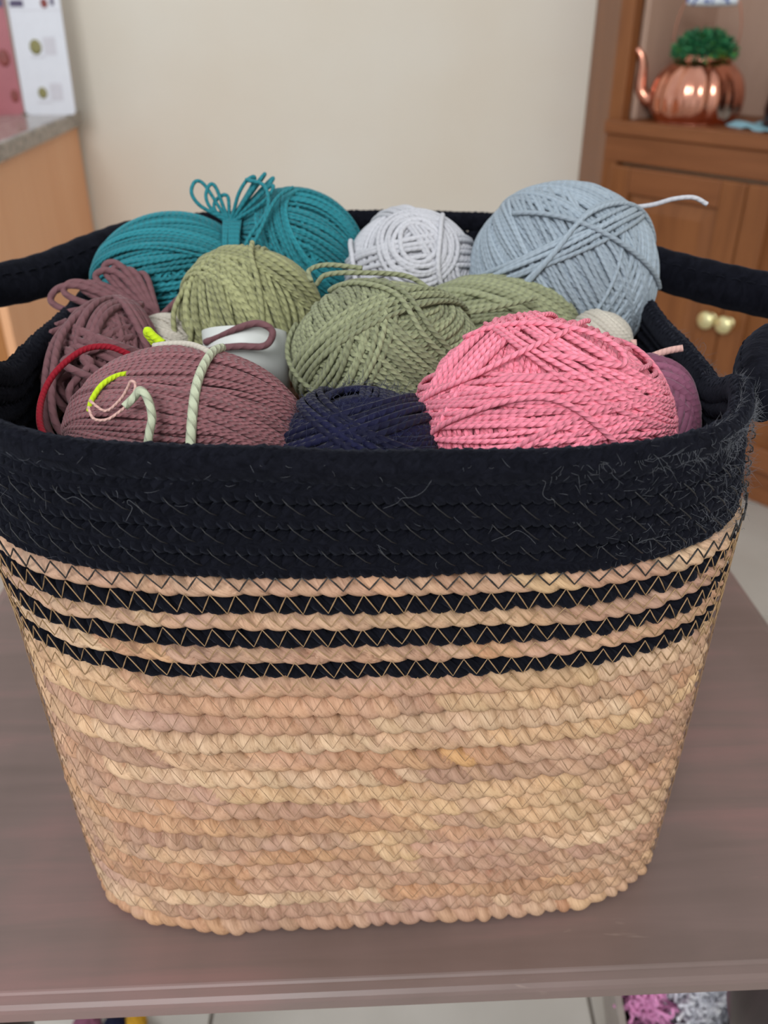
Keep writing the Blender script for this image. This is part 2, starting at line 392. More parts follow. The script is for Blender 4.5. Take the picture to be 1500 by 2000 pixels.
def husk_row(z, hw, hh, spacing, slant):
    """one coil of husk rope: a soft tube whose twist shows as slanting humps, deepest where the stitches pull"""
    Lr = contour(z)[2]; m = int(round(Lr/spacing)); per = 11; n = m*per; K = 18
    P, nr, _ = contour(z, hw, n); P = P-B0; up = np.array([0, 0, 1.0])
    P = P+up*smooth_noise(n, 60, .00035)[:, None]+nr*smooth_noise(n, 80, .0004)[:, None]
    s0 = np.arange(n)/per+smooth_noise(n, m//2, .16); sl = slant+smooth_noise(n, 24, .22)
    a_ = np.arange(K)/K*2*PI
    ph = s0[:, None]+.5*sl[:, None]*np.sin(a_)[None]
    idr = np.floor(ph).astype(int); idx = idr % m
    gr = 1-np.abs(np.sin(PI*ph))**.52
    amp = rng.uniform(.6, .95, m); big = rng.normal(0, .06, m)
    wt = .50+.50*(np.sin(a_)*.5+.5)
    rad = 1-amp[idx]*gr*wt[None]+big[idx]*(1-gr)*np.cos(a_*.5)[None]**2
    V = P[:, None]+nr[:, None]*(hw*rad*np.cos(a_))[..., None]+up*(hh*(rad*.75+.27)*np.sin(a_))[..., None]
    base = HUSK[rng.integers(0, len(HUSK), 26)]; cut = np.sort(rng.integers(0, m, 25)); drift = np.roll(base[np.searchsorted(cut, np.arange(m))], rng.integers(0, m), axis=0)
    cset = (.72*drift+.28*HUSK[rng.integers(0, len(HUSK), m)])*rng.uniform(.76, .96, (m, 1))*np.array([1.0, .975, .965])
    rare = rng.random(m) < .010; cset[rare] = .5*cset[rare]+.5*RARE[rng.integers(0, len(RARE), rare.sum())]
    cc = np.ones((n, K, 4)); cc[..., :3] = cset[idx]
    I = np.arange(n); J = np.arange(K); I2 = (I+1) % n; J2 = (J+1) % K
    f = np.stack([I[:, None]*K+J, I2[:, None]*K+J, I2[:, None]*K+J2, I[:, None]*K+J2], -1).reshape(-1, 4)
    pn = np.where(np.arange(n) == n-1, 1, 0)
    ro = rng.uniform(0, 500)
    phn = np.vstack([ph[1:], ph[:1]+m]); A2 = (J+1)/K
    uv = np.zeros((n, K, 4, 2))
    uv[..., 0, 0] = J/K; uv[..., 1, 0] = J/K; uv[..., 2, 0] = A2; uv[..., 3, 0] = A2
    uv[..., 0, 1] = ph; uv[..., 1, 1] = phn; uv[..., 2, 1] = np.roll(phn, -1, 1); uv[..., 3, 1] = np.roll(ph, -1, 1)
    uv[..., 1] += ro
    return add_mesh('rope_row', V.reshape(-1, 3), f, M_HUSK, basket, uv.reshape(-1, 2), cc.reshape(-1, 4))
def braid_row(z, hw, hh, spacing=.0058):
    """one coil of black cotton braid (three strands)"""
    Lr = contour(z)[2]; per_n = int(round(Lr/(2*spacing))); per = 14; n = per_n*per
    P, nr, _ = contour(z, hw, n); P = P-B0; up = np.array([0, 0, 1.0])
    P = P+up*smooth_noise(n, 50, .0004)[:, None]+nr*smooth_noise(n, 60, .0004)[:, None]
    tb = Tubes().add(P-nr*.0006, np.full((1, n), hh*.72), 8, True, nr[None], .5); t = np.arange(n)/per*2*PI
    for k in range(3):
        ph = t+k*2*PI/3
        ctr = P+up*(np.sin(ph)*hh*.58)[:, None]+nr*(np.sin(2*ph)*hw*.34)[:, None]
        tb.add(ctr, (hh*.40*(1+smooth_noise(n, per_n*2, .07)))[None], 6, True, None if False else nr[None], .5, (1.0, 1.12))
    return tb, P, nr
def zigzag(z_top, z_bot, period, off, rad, mat, name, parent, skew=.5, hw=.0045):
    Lr = contour((z_top+z_bot)/2)[2]; m = int(round(Lr/period)); n = m*4
    A, na, _ = contour(z_top, 0, n); D, nd, _ = contour(z_bot, 0, n)
    A = A-B0+na*off; D = D-B0+nd*off
    t = (np.arange(n) % 4)/4.0
    wgt = np.where(t < skew, t/skew, 1-(t-skew)/(1-skew))[:, None]
    pts = A*(1-wgt)+D*wgt; pts[:, 2] += rng.normal(0, .00025, n)*(wgt[:, 0] > .9)
    tb = Tubes().add(pts, rad, 4, True, na[None], .5)
    return tb.build(name, mat, parent)

def strokes(z_top, z_bot, period, off, rad, mat, name, parent):
    Lr = contour((z_top+z_bot)/2)[2]; m = int(round(Lr/period))*3
    A, na, _ = contour(z_top, 0, m); D, nd, _ = contour(z_bot, 0, m)
    A = A-B0+na*off; D = D-B0+nd*off; i = np.arange(0, m, 3)
    jit = rng.normal(0, .0007, (len(i), 1))*np.array([0, 0, 1.0])
    a0 = A[i]+jit; d0 = D[(i+2) % m]+jit
    P = np.stack([a0-na[i]*.0012, a0*.75+d0*.25, a0*.25+d0*.75, d0-na[i]*.0012], 1)
    return Tubes().add(P, rad, 4).build(name, mat, parent)
rows = []
z = .0
nat_n = 16
ht = LV[1]/nat_n
for i in range(nat_n): rows.append(('husk', (i+.5)*ht, ht))
z = LV[1]
for kind, hgt in (('black', .0073), ('husk', .0076), ('black', .0073), ('husk', .0076), ('black', .0073), ('husk', .0077)):
    rows.append((kind, z+hgt/2, hgt)); z += hgt
hb = (LV[3]-LV[2]-.0105)/4
for i in range(4): rows.append(('braid', LV[2]+(i+.5)*hb, hb))
row_objs = []
for kind, zc, hg in rows:
    if kind == 'husk':
        o = husk_row(zc, .0056, hg/2*1.06, rng.uniform(.0080, .0096), rng.uniform(.45, 1.1)) if zc < LV[1] else husk_row(zc, .0054, hg/2*1.03, .0090, 1.15)
    elif kind == 'black':
        tb, _, _ = twisted_row(zc, .0044, hg/2*1.16, False, .0075); o = tb.build('rope_row', M_BLACK, basket); o['label'] = 'thin black cotton rope stripe'
    else:
        tb, _, _ = braid_row(zc, .0052, hg/2*1.0); o = tb.build('rope_row', M_BLACK, basket); o['label'] = 'fuzzy black cotton braid row'
    row_objs.append(o)
for i in range(len(rows)-1):
    (k0, z0, h0), (k1, z1, h1) = rows[i], rows[i+1]
    zb = z0+h0/2
    if k1 == 'braid' and k0 == 'braid':
        strokes(zb+h1*.34, zb-h0*.30, .0092, .0007, .00022, M_GREYTHREAD, 'stitching', row_objs[i])
    elif k1 == 'braid':
        zigzag(zb+.0034, zb-h0*.30, .0086, .0009, .00035, M_BLKTHREAD, 'stitching', row_objs[i], .5)
    elif i == 0: continue
    else:
        dn = .62 if (k0 == 'black') else .40
        zigzag(zb+h1*(.42 if k1 == 'husk' else .3), zb-h0*dn, .0085, .0005, .00015 if k0 == 'husk' and k1 == 'husk' else .00026, M_BRNTHREAD if k0 == 'husk' and k1 == 'husk' else M_TANTHREAD, 'stitching', row_objs[i], .5)
# top rim: thick soft roll of black cotton, and the two loops that leave it as handles
def rim_roll():
    hh = .0058; n = 96*14; P, nr, Lr = contour(LV[3]-.0066, .0052, n); P = P-B0; up = np.array([0, 0, 1.0])
    P[:, 2] += smooth_noise(n, 40, .0004)
    tb = Tubes().add(P, np.full((1, n), .0050), 10, True, nr[None], .5, (.9, 1.15)); t = np.arange(n)/14*2*PI
    for k in range(3):
        ph = t+k*2*PI/3; tb.add(P+up*(np.sin(ph)*hh*.58)[:, None]+nr*(np.sin(2*ph)*.0016)[:, None], (hh*.44*(1+smooth_noise(n, 190, .05)))[None], 6, True, nr[None], .5, (1.05, 1.12))
    return tb.build('rim_roll', M_BLACK, basket)
rim_roll()
def handle(pts, rads):
    P = spline(pts, 90)-B0; r = np.interp(np.linspace(0, 1, 90), np.linspace(0, 1, len(rads)), rads)
    r = r*(1+.02*np.sin(np.linspace(0, 1, 90)*150))
    h = Tubes().add(P, r[None], 18, False, None, .5, (.82, 1.1)).build('handle', M_BLACK, basket)
    # seam stitches along the wrapped handle
    tb = Tubes()
    for i in range(8, 82, 2):
        p = P[i]; d = P[i+1]-P[i]; d /= np.linalg.norm(d)
        up = np.array([0, 0, 1.0]); sd = np.cross(d, up)
        for sgn in (1, -1):
            q = p+sd*sgn*r[i]*.66+up*r[i]*.60
            tb.add(np.array([q-d*.0022, q+up*.0004, q+d*.0022]), .0004, 4)
    tb.build('handle_stitching', M_BLACK, h)
    return h
handle([(.1380, .290, .246), (.1440, .314, .2485), (.157, .336, .2495), (.190, .362, .2480), (.208, .396, .2460), (.200, .426, .2460), (.173, .450, .2475), (.146, .478, .2500), (.135, .505, .2530), (.125, .530, .2540)],
       [.006, .0105, .0118, .0108, .0102, .0102, .0103, .0100, .0085, .006])
handle([(-.153, .290, .246), (-.1605, .318, .252), (-.176, .345, .262), (-.200, .372, .270), (-.214, .402, .265), (-.207, .432, .2510), (-.187, .462, .2475), (-.165, .495, .2520), (-.150, .526, .2550), (-.128, .553, .2560)],
       [.006, .0100, .0108, .0102, .0100, .0102, .0104, .0102, .0085, .006])
# base of the basket: coiled mat
P, nr, _ = contour(.002, .004, 160); P = P-B0; c0 = P.mean(0); c0[2] = .004
Pt = P.copy(); Pt[:, 2] = .006; Pb = P.copy(); Pb[:, 2] = .001
V = np.vstack([Pt, Pb, [c0], [c0-np.array([0, 0, .003])]]); n = 160; I = np.arange(n); I2 = (I+1) % n
F = np.vstack([np.stack([I, I2, np.full(n, 2*n)], 1), np.stack([n+I2, n+I, np.full(n, 2*n+1)], 1), np.stack([I, n+I, n+I2], 1), np.stack([I, n+I2, I2], 1)])
add_mesh('basket_base', V, F, M_HUSK, basket, None, np.tile(np.array([[.6, .45, .3, 1]]), (len(V), 1)), False)
# lint and stray fibres on the black cotton
def fuzz():
    tb = Tubes(); cnt = 22000; n = 5; Pl = []
    ring = [contour(zz, 0, 1600) for zz in np.linspace(LV[2]+.001, LV[3]-.004, 13)]+[contour(LV[3]-.0012, .005, 1600)]
    for k in range(cnt):
        R = ring[rng.integers(0, 14)] if rng.random() < .6 else ring[rng.integers(11, 14)]
        i = rng.integers(0, 1600); p = R[0][i]-B0; nv = R[1][i]
        if rng.random() > .02+.98*np.clip((R[0][i][0]-.05)/.09, 0, 1)*(R[0][i][1] < .40): continue
        top = 1 if R is ring[13] else 0
        tg = np.array([-nv[1], nv[0], 0]); ln = abs(rng.normal(.0016, .0008))+.0006
        d = nv*rng.uniform(.15, .8)+tg*rng.normal(0, .9)+np.array([0, 0, 1.0])*rng.normal(.3*top, .6); d /= np.linalg.norm(d)
        b = rng.normal(0, .9, 3)
        t = np.linspace(0, 1, n)[:, None]
        Pl.append(p-nv*.0006+d*ln*t+b*ln*(t**2)*.6)
    tb.add(np.array(Pl), np.array([.00005, .00005, .00005, .00004, .00002]), 3)
    Pl = []
    for k in range(22):              # long stray hairs
        R = ring[rng.integers(0, 14)]; i = rng.integers(800, 1600) if rng.random() < .85 else rng.integers(0, 1600)
        p = R[0][i]-B0; nv = R[1][i]; tg = np.array([-nv[1], nv[0], 0]); st = [p+nv*.0004]
        a_ = rng.uniform(0, 2*PI)
        for s_ in range(5):
            a_ += rng.normal(0, .8); st.append(st[-1]+(tg*math.cos(a_)+np.array([0, 0, 1.0])*math.sin(a_))*rng.uniform(.0015, .005)+nv*rng.uniform(-.0004, .0012))
        Pl.append(spline(st, 20))
    tb.add(np.array(Pl), .00006, 3)
    o = tb.build('fuzz', M_FUZZ, basket); o['kind'] = 'stuff'; o['label'] = 'grey lint and stray fibres on black cotton'
fuzz()

# ------------------------------------------------------------------ yarn
OFF = np.array([0, 0, TZ-.0025])
def rot(ax, ang): return np.array(Matrix.Rotation(ang, 3, Vector(ax)))
def unit(v): v = np.asarray(v, dtype=float); return v/np.linalg.norm(v)
def frame(ax):
    e3 = unit(ax); e1 = np.cross(e3, [0, 0, 1.0] if abs(e3[2]) < .9 else [1.0, 0, 0]); e1 = unit(e1); return e1, np.cross(e3, e1), e3
class Ball:
    def __init__(s, name, center, radii, mat, yr, label, rotz=0, tilt=0, N=100):
        s.c = np.array(center)+OFF; s.rad = np.array(radii); s.M = rot((0, 0, 1), rotz)@rot((0, 1, 0), tilt); s.mat = mat; s.yr = yr; s.N = N
        base = s.c.copy(); base[2] -= radii[2]
        s.o = tag(empty(name, base), label, 'yarn'); s.base = base; s.tb = Tubes(); s.mean = float(np.mean(radii)); s.label = label
    def place(s, D, lift):
        """unit directions (in world-ish axes) -> surface points lifted by lift metres (local to the thing)"""
        q = D@s.M                         # into the ellipsoid's axes
        P = q*s.rad; nrm = q/s.rad; nrm /= np.linalg.norm(nrm, axis=-1, keepdims=True)
        P = P+nrm*lift
        return P@s.M.T+s.c-s.base, nrm@s.M.T
    def par(s, axis, p0, p1, n, lift=0, wob=.05, ph=None, tilt=.0):
        e1, e2, e3 = frame(axis); th = np.linspace(0, 2*PI, s.N, endpoint=False); ph = rng.uniform(0, 6.28) if ph is None else ph
        phi = np.linspace(p0, p1, n)[:, None]+wob*np.sin(th+ph)[None]+.35*wob*np.sin(2*th+ph*2)[None]+rng.normal(0, .012, (n, 1))+.018*np.sin(3*th[None]+rng.uniform(0, 6.28, (n, 1)))
        D = np.cos(phi)[..., None]*(np.cos(th)[None, :, None]*e1+np.sin(th)[None, :, None]*e2)+np.sin(phi)[..., None]*e3
        P, nm = s.place(D, (lift+rng.uniform(-.25, .35, (n, 1, 1)))*s.yr)
        s.tb.add(P, s.yr*rng.uniform(.9, 1.08, (n, 1)), 6, True, nm, rng.random(n)); return s
    def mer(s, axis, a0, a1, n, lift=0, wob=.03):
        e1, e2, e3 = frame(axis); th = np.linspace(0, 2*PI, s.N, endpoint=False)
        al = np.linspace(a0, a1, n)[:, None]+wob*np.sin(2*th+rng.uniform(0, 6.28))[None]+rng.normal(0, .012, (n, 1))+.02*np.sin(3*th[None]+rng.uniform(0, 6.28, (n, 1)))
        D = np.cos(th)[None, :, None]*e3+np.sin(th)[None, :, None]*(np.cos(al)[..., None]*e1+np.sin(al)[..., None]*e2)
        D = D+rng.normal(0, .02, (n, 1, 3)); D /= np.linalg.norm(D, axis=-1, keepdims=True)
        P, nm = s.place(D, (lift+rng.uniform(-.5, .5, (n, 1, 1)))*s.yr)
        s.tb.add(P, s.yr*rng.uniform(.9, 1.08, (n, 1)), 6, True, nm, rng.random(n)); return s
    def rnd(s, k, n, lift=0, spread=.5):
        for _ in range(k):
            ax = rng.normal(0, 1, 3); c = rng.uniform(-.35, .35); s.par(ax, c-spread/2, c+spread/2, n, lift, rng.uniform(.03, .12))
        return s
    def loose(s, dirs, lifts, name='loose_strand', mat=None, n=60, r=None, build=True):
        """a strand laid over the ball through the given directions"""
        D = np.array([unit(d) for d in dirs]); D = spline(D, n); D /= np.linalg.norm(D, axis=1, keepdims=True)
        P, nm = s.place(D, np.interp(np.linspace(0, 1, n), np.linspace(0, 1, len(lifts)), lifts)[:, None]*s.yr)
        return Tubes().add(P, r or s.yr, 8, False, nm[None], rng.random()).build(name, mat or s.mat, s.o)
    def strand(s, pts, name='yarn_tail', mat=None, r=None, n=60):
        P = spline(np.array(pts)+OFF-s.base, n)
        return Tubes().add(P, r or s.yr, 8, False, None, .5).build(name, mat or s.mat, s.o)
    def core(s, k=.97):
        u = np.linspace(0, PI, 17); v = np.linspace(0, 2*PI, 25)[:-1]
        D = np.stack([np.sin(u)[:, None]*np.cos(v), np.sin(u)[:, None]*np.sin(v), np.broadcast_to(np.cos(u)[:, None], (17, 24))], -1).reshape(-1, 3)
        P, _ = s.place(D, -(s.yr*2.6)); I = np.arange(16); J = np.arange(24); J2 = (J+1) % 24
        f = np.stack([I[:, None]*24+J, (I[:, None]+1)*24+J, (I[:, None]+1)*24+J2, I[:, None]*24+J2], -1).reshape(-1, 4)
        return add_mesh('wound_core', P, f, s.mat, s.o, np.zeros((f.size, 2)), np.full(len(P), .2))
    def done(s, name='windings'):
        s.core(); return s.tb.build(name, s.mat, s.o)

Y_PINK = yarn_mat('pink_cotton_yarn', srgb(236, 134, 154), .0030, 3, .7)
Y_SAGE = yarn_mat('sage_green_cotton_yarn', srgb(140, 144, 112), .0034, 3, .75, var=.22)
Y_SAGE2 = yarn_mat('light_olive_cotton_yarn', srgb(150, 151, 110), .0037, 3, .75, var=.24)
Y_TEAL = yarn_mat('teal_cotton_yarn', srgb(36, 120, 130), .0032, 3, .5, .24)
Y_WHITE = yarn_mat('white_soft_yarn', srgb(186, 186, 191), .003, 2, .35, .06)
Y_GREY = yarn_mat('pale_blue_grey_yarn', srgb(148, 160, 170), .0036, 3, .4, .10)
Y_NAVY = yarn_mat('navy_fuzzy_yarn', srgb(10, 12, 44), .004, 2, .6, .3, .15)
Y_MAUVE = yarn_mat('mauve_brown_silky_yarn', srgb(134, 88, 92), .0027, 3, .8, .2, .3, .5)
Y_MAUVE2 = yarn_mat('mauve_brown_wool_yarn', srgb(112, 76, 80), .0050, 3, .45, .14)
Y_CREAM = yarn_mat('cream_yarn', srgb(188, 181, 168), .002, 3, .4, .08)
Y_PURPLE = yarn_mat('purple_mauve_yarn', srgb(126, 76, 98), .003, 2, .3, .18)
Y_TIE = yarn_mat('pale_sage_tie_yarn', srgb(180, 186, 160), .0046, 3, .8, .12)
Y_RED = yarn_mat('crimson_yarn', srgb(134, 8, 30), .0018, 3, .4, .15)
Y_LIME = yarn_mat('lime_green_yarn', srgb(186, 214, 30), .0018, 3, .4, .12)
Y_BLUSH = yarn_mat('blush_pink_yarn', srgb(208, 166, 156), .0018, 3, .5, .1)

# pink ball
b = Ball('yarn_ball', (.0600, .304, .2330), (.0490, .046, .0430), Y_PINK, .00100, 'large pink cotton yarn ball beside the navy yarn', N=120)
b.rnd(10, 20, -2.4, .7)
b.par((.95, -.25, .1), -.8, .8, 38, -1.0, .06)          # upright strands showing in the lower middle
b.par((.2, .55, .8), -.15, .25, 10, .2, .05)
b.par((-.15, .35, .92), .05, .56, 13, .9, .06, 1.0)        # fan of level strands across the front
b.par((.85, .45, -.25), .60, .95, 9, 1.2, .04)             # round the right side
b.par((-.8, .5, .35), .45, .85, 10, .8, .06)
b.par((.5, .2, .85), .62, 1.0, 9, 1.6, .07)
b.par((-.45, .75, .5), -.62, -.40, 5, 1.3, .05)
b.loose([(-1, -.35, .0), (-.75, -.65, .42), (-.1, -.75, .62), (.35, -.85, .30), (.72, -.72, -.25), (.75, -.5, -.6)], [2.2, 3, 3.2, 3.2, 2.6, 1])
b.loose([(-.9, -.2, .35), (-.5, -.45, .68), (.0, -.3, .9), (.3, .1, .95)], [2.4, 3, 2.8, 1.6])
b.loose([(-.55, -.8, .25), (-.52, -.85, -.2), (-.35, -.85, -.55)], [2.2, 2.6, 1.5])
b.loose([(-.6, .1, .8), (-.1, -.15, 1.0), (.35, -.3, .88), (.42, -.42, .75), (.3, -.5, .75), (-.1, -.45, .82)], [2, 3, 3.6, 4, 3.4, 2])
b.done()
pink = b

# navy fuzzy ball
b = Ball('yarn_ball', (-.0085, .2875, .2330), (.0285, .031, .0225), Y_NAVY, .0013, 'small fuzzy navy blue yarn ball against the front rim', N=80)
b.rnd(6, 12, -1.2, .7); b.par((.1, .6, .8), -.5, .5, 18, 0, .08); b.par((-.4, .5, .75), .1, .5, 6, 1.2, .08); b.par((.5, .3, .8), .2, .5, 5, 1.4, .05)
b.done()
Pl = []
for k in range(1800):
    d = unit(rng.normal(0, 1, 3)+np.array([0, -.6, .5])); p, nm = b.place(d[None], .001); t = np.linspace(0, 1, 5)[:, None]
    Pl.append(p+t*(unit(rng.normal(0, .7, 3)+nm[0]*.5))*rng.uniform(.001, .004)+t**2*rng.normal(0, .0012, 3))
o = Tubes().add(np.array(Pl), .00006, 3).build('fuzz', plain('navy_lint', (.03, .036, .08, 1), .8), b.o); o['kind'] = 'stuff'

# mauve silky skein, strands running lengthwise, tied with a pale sage strand
b = Ball('yarn_skein', (-.0735, .2955, .2315), (.0450, .040, .0345), Y_MAUVE, .00092, 'shiny mauve brown yarn skein tied with a pale green strand', rotz=-.1, tilt=.12, N=110)
b.mer((1, .05, -.12), 0, PI, 70, -1.5, .05); b.mer((1, .02, -.05), .1, PI+.1, 64, .3, .09)
b.par((.25, .8, .6), -.25, .15, 16, 1.2, .05)
b.par((.1, .95, .25), .25, .55, 10, .9, .05)
b.loose([(.30, .35, .9), (.27, .0, 1), (.22, -.5, .85), (.17, -.85, .3), (.13, -.95, -.25)], [3, 2.4, 2.4, 2.4, 2], 'tie_strand', Y_TIE, 60, .0017)
b.loose([(-.25, .35, .9), (.05, .25, .97), (.27, .05, 1)], [2.2, 2.6, 2.6], 'tie_strand', Y_CREAM, 40, .0012)
b.done()
skein = b

# mauve bundle, loosely tied loops in the corner
b = Ball('yarn_skein', (-.1290, .388, .2240), (.024, .036, .034), Y_MAUVE2, .00165, 'matte mauve brown skein with loose loops by the left handle', rotz=.1, N=80)
b.rnd(5, 8, -1.4, .9); b.par((.9, -.3, .2), -.4, .4, 8, .3, .1); b.par((.2, .5, .9), -.1, .5, 8, .5, .12); b.par((.75, .55, .2), .5, .8, 5, 1, .1)
def loops(b, start, ends, r=None, mat=None, droop=.006, name='loop'):
    for e, sway in ends:
        s0 = np.array(start); e0 = np.array(e); d = e0-s0; side = np.array(sway)
        P = [s0, s0+d*.35+side*.4, s0+d*.8+side*.9, e0+side*.5, e0-side*.5, s0+d*.75-side*.8, s0+d*.3-side*.3, s0-d*.05]
        b.strand(P, name, mat, r, 50)
knot = (-0.1110, .415, 0.2430)
loops(b, knot, [((-0.1610, .418, 0.2540), (.004, .003, .006)), ((-0.1400, .428, 0.2620), (.006, .0, .003)), ((-0.1330, .430, 0.2635), (.003, .002, .002)), ((-0.1280, .430, 0.2620), (.003, .001, .002)),
                ((-0.1500, .402, 0.2430), (.003, .004, .003)), ((-0.1550, .420, 0.2570), (.003, .003, .004)), ((-0.1470, .424, 0.2570), (.004, .002, .002)), ((-0.1370, .431, 0.2650), (.004, .001, .003)), ((-0.1230, .432, 0.2590), (.003, .001, .003)), ((-0.1560, .408, 0.2450), (.002, .003, .004)), ((-0.0980, .434, 0.2530), (.003, .002, .003))])
b.strand([(-0.1620, .390, 0.2430), (-0.1450, .392, 0.2400), (-0.1250, .402, 0.2430), (-0.1080, .412, 0.2430)], 'yarn_tail')
b.strand([(-.119, .410, .2500), (-.137, .392, .2530), (-.1440, .370, .2500), (-.1430, .345, .2420), (-.139, .325, .225), (-.128, .318, .215)], 'loose_strand')
b.strand([(-.116, .408, .2520), (-.134, .388, .2560), (-.1400, .368, .2530), (-.1390, .345, .2450), (-.134, .322, .229), (-.12, .315, .215)], 'loose_strand')
for k in range(7):
    x0 = -.150+.005*k+rng.normal(0, .002); y0 = .395-.006*k
    b.strand([(x0, y0, .248), (x0-.006+rng.normal(0, .003), y0-.014, .246), (x0+.004, y0-.022, .240+rng.normal(0, .003)), (x0-.004, y0-.032, .234), (x0+.008, y0-.036, .218)], 'loose_strand', None, None, 30)
b.strand([(-.083, .385, .241), (-.070, .380, .2480), (-.057, .376, .2530), (-.0500, .374, .2500), (-.0535, .372, .2440), (-.066, .374, .2430), (-.078, .378, .2400), (-.092, .385, .232)], 'loop')
b.done()

# cream ball between the skeins
b = Ball('yarn_ball', (-.1075, .408, .2310), (.0155, .019, .0150), Y_CREAM, .0010, 'small smooth cream yarn ball between mauve and olive yarn', N=60)
b.rnd(4, 10, -1, .9); b.mer((.6, -.1, -.75), 0, PI, 34, 0, .05); b.par((.2, .7, .7), -.2, .2, 8, .8, .05)
b.strand([(-.093, .402, .238), (-.091, .398, .231), (-.096, .393, .2265), (-.104, .390, .2245)], 'loose_strand', None, .0008)
b.done()

# olive skein with a white paper band
b = Ball('yarn_skein', (-.0660, .418, .2440), (.0350, .030, .0310), Y_SAGE2, .00125, 'light olive green skein with a white paper band', N=84)
b.rnd(7, 14, -2, .8); b.mer((.25, -.35, -.9), 0, PI, 40, -.3, .08); b.par((.95, .1, .3), -.2, .55, 11, 1.0, .07); b.par((.75, .55, .3), -.5, -.1, 8, .8, .1)
b.par((.45, .75, .5), .2, .55, 6, 1.5, .1)
b.strand([(-.094, .410, .2620), (-.1000, .402, .2500), (-.0985, .396, .2360), (-.091, .392, .2260)], 'loose_strand')
b.strand([(-.091, .410, .2600), (-.0865, .402, .2540), (-.0900, .396, .2480), (-.092, .394, .2380)], 'loose_strand')
b.strand([(-.088, .412, .2630), (-.0795, .396, .2560), (-.0800, .390, .2470), (-.0820, .388, .2360)], 'loose_strand')
b.strand([(-.086, .412, .2640), (-.0735, .394, .2540), (-.0690, .388, .2470)], 'loose_strand')
b.strand([(-.084, .424, .2700), (-.082, .414, .2725), (-.087, .408, .2690), (-.084, .402, .2660), (-.074, .396, .264), (-.062, .390, .256), (-.056, .388, .246)], 'loose_strand')
b.strand([(-.062, .414, .2800), (-.0615, .404, .2765), (-.058, .394, .2680), (-.056, .388, .2560), (-.056, .386, .2420)], 'loose_strand')
b.done()
# paper band: curved sheet
bm = bmesh.new(); Rv = []
for zz in (.2130, .2410):
    ring = []
    for k in range(25):
        an = -PI*.98+k/24*PI*.98; x = -.0655+.0200*math.cos(an); y = .3920+.0130*math.sin(an); ring.append(bm.verts.new(Vector((x, y, zz-.0075*math.sin(an)+TZ+.000))-Vector(b.base)))
    Rv.append(ring)
for k in range(24): bm.faces.new((Rv[0][k], Rv[0][k+1], Rv[1][k+1], Rv[1][k]))
pb = bm_obj('paper_band', bm, plain('white_label_paper', srgb(205, 208, 204), .45, var=.03), b.o, True)
sm = pb.modifiers.new('thick', 'SOLIDIFY'); sm.thickness = .0005
pb['label'] = 'blank white paper label band'

# big sage skein
b = Ball('yarn_skein', (.0010, .374, .2390), (.0430, .034, .0315), Y_SAGE, .00115, 'sage green twisted skein between the olive skein and pink ball', rotz=.15, N=100)
b.rnd(10, 16, -1.8, .8); b.par((.25, -.35, .9), -.9, 1.2, 36, -.6, .08); b.par((.75, .2, .6), -.25, .35, 11, .6, .08); b.par((-.85, -.1, .35), .3, .9, 10, .9, .07)
b.par((-.5, .6, .6), .0, .3, 7, 1.3, .06)
b.loose([(-.6, .3, .8), (-.25, -.1, .98), (.1, -.4, .92), (.35, -.75, .55), (.6, -.75, .2)], [2.4, 3, 3, 2.6, 2])
b.loose([(-.55, .35, .8), (-.2, .0, .98), (.15, -.3, .95), (.4, -.65, .6), (.65, -.7, .25)], [2.2, 2.6, 2.6, 2.4, 2])
b.loose([(-.35, -.9, -.35), (-.7, -.65, -.15), (-.93, -.3, .1), (-.9, .1, .4)], [2, 2.2, 2.2, 1.5])
# its far end, twisted behind the pink ball
e = Ball('tmp_end', (.0560, .420, .2390), (.040, .026, .0220), Y_SAGE, .00130, '', rotz=-.05, N=84)
e.o.name = 'discard'; e.base = b.base
e.rnd(6, 12, -1.8, .8); e.mer((1, -.1, .05), 0, PI, 34, 0, .1); e.par((.7, .6, .5), -.2, .35, 10, .9, .08)
e.o_old = e.o; e.o = b.o; e.done('skein_end'); bpy.data.objects.remove(e.o_old, do_unlink=True)
b.strand([(-.031, .392, .2660), (-.026, .390, .2710), (-.012, .386, .2730), (.010, .392, .2700), (.022, .388, .2640), (.036, .384, .2560), (.054, .386, .2580), (.070, .392, .2600)], 'loose_strand')
b.strand([(-.033, .390, .2680), (-.034, .394, .2720), (-.026, .398, .2735), (-.010, .394, .2730)], 'loop')
b.done()

# white ball
b = Ball('yarn_ball', (.0150, .474, .2500), (.0350, .036, .0330), Y_WHITE, .00135, 'white soft yarn ball between teal and grey yarn', N=84)
b.rnd(8, 14, -2, .8); b.par((.2, -.75, .6), .1, 1.2, 15, -.4, .06); b.par((-.2, .5, .8), -.15, .3, 6, .9, .07); b.par((.85, .4, .3), -.1, .25, 7, .9, .07); b.par((.1, -.7, .7), .95, 1.3, 6, 1.4, .06)
b.loose([(.45, -.1, .95), (.35, -.5, .75), (.30, -.85, .3), (.45, -.85, -.2)], [1.5, 3, 3, 2])
b.loose([(-.85, -.1, .5), (-.75, -.45, .3), (-.7, -.7, -.2)], [2.4, 2.8, 2])
b.done()

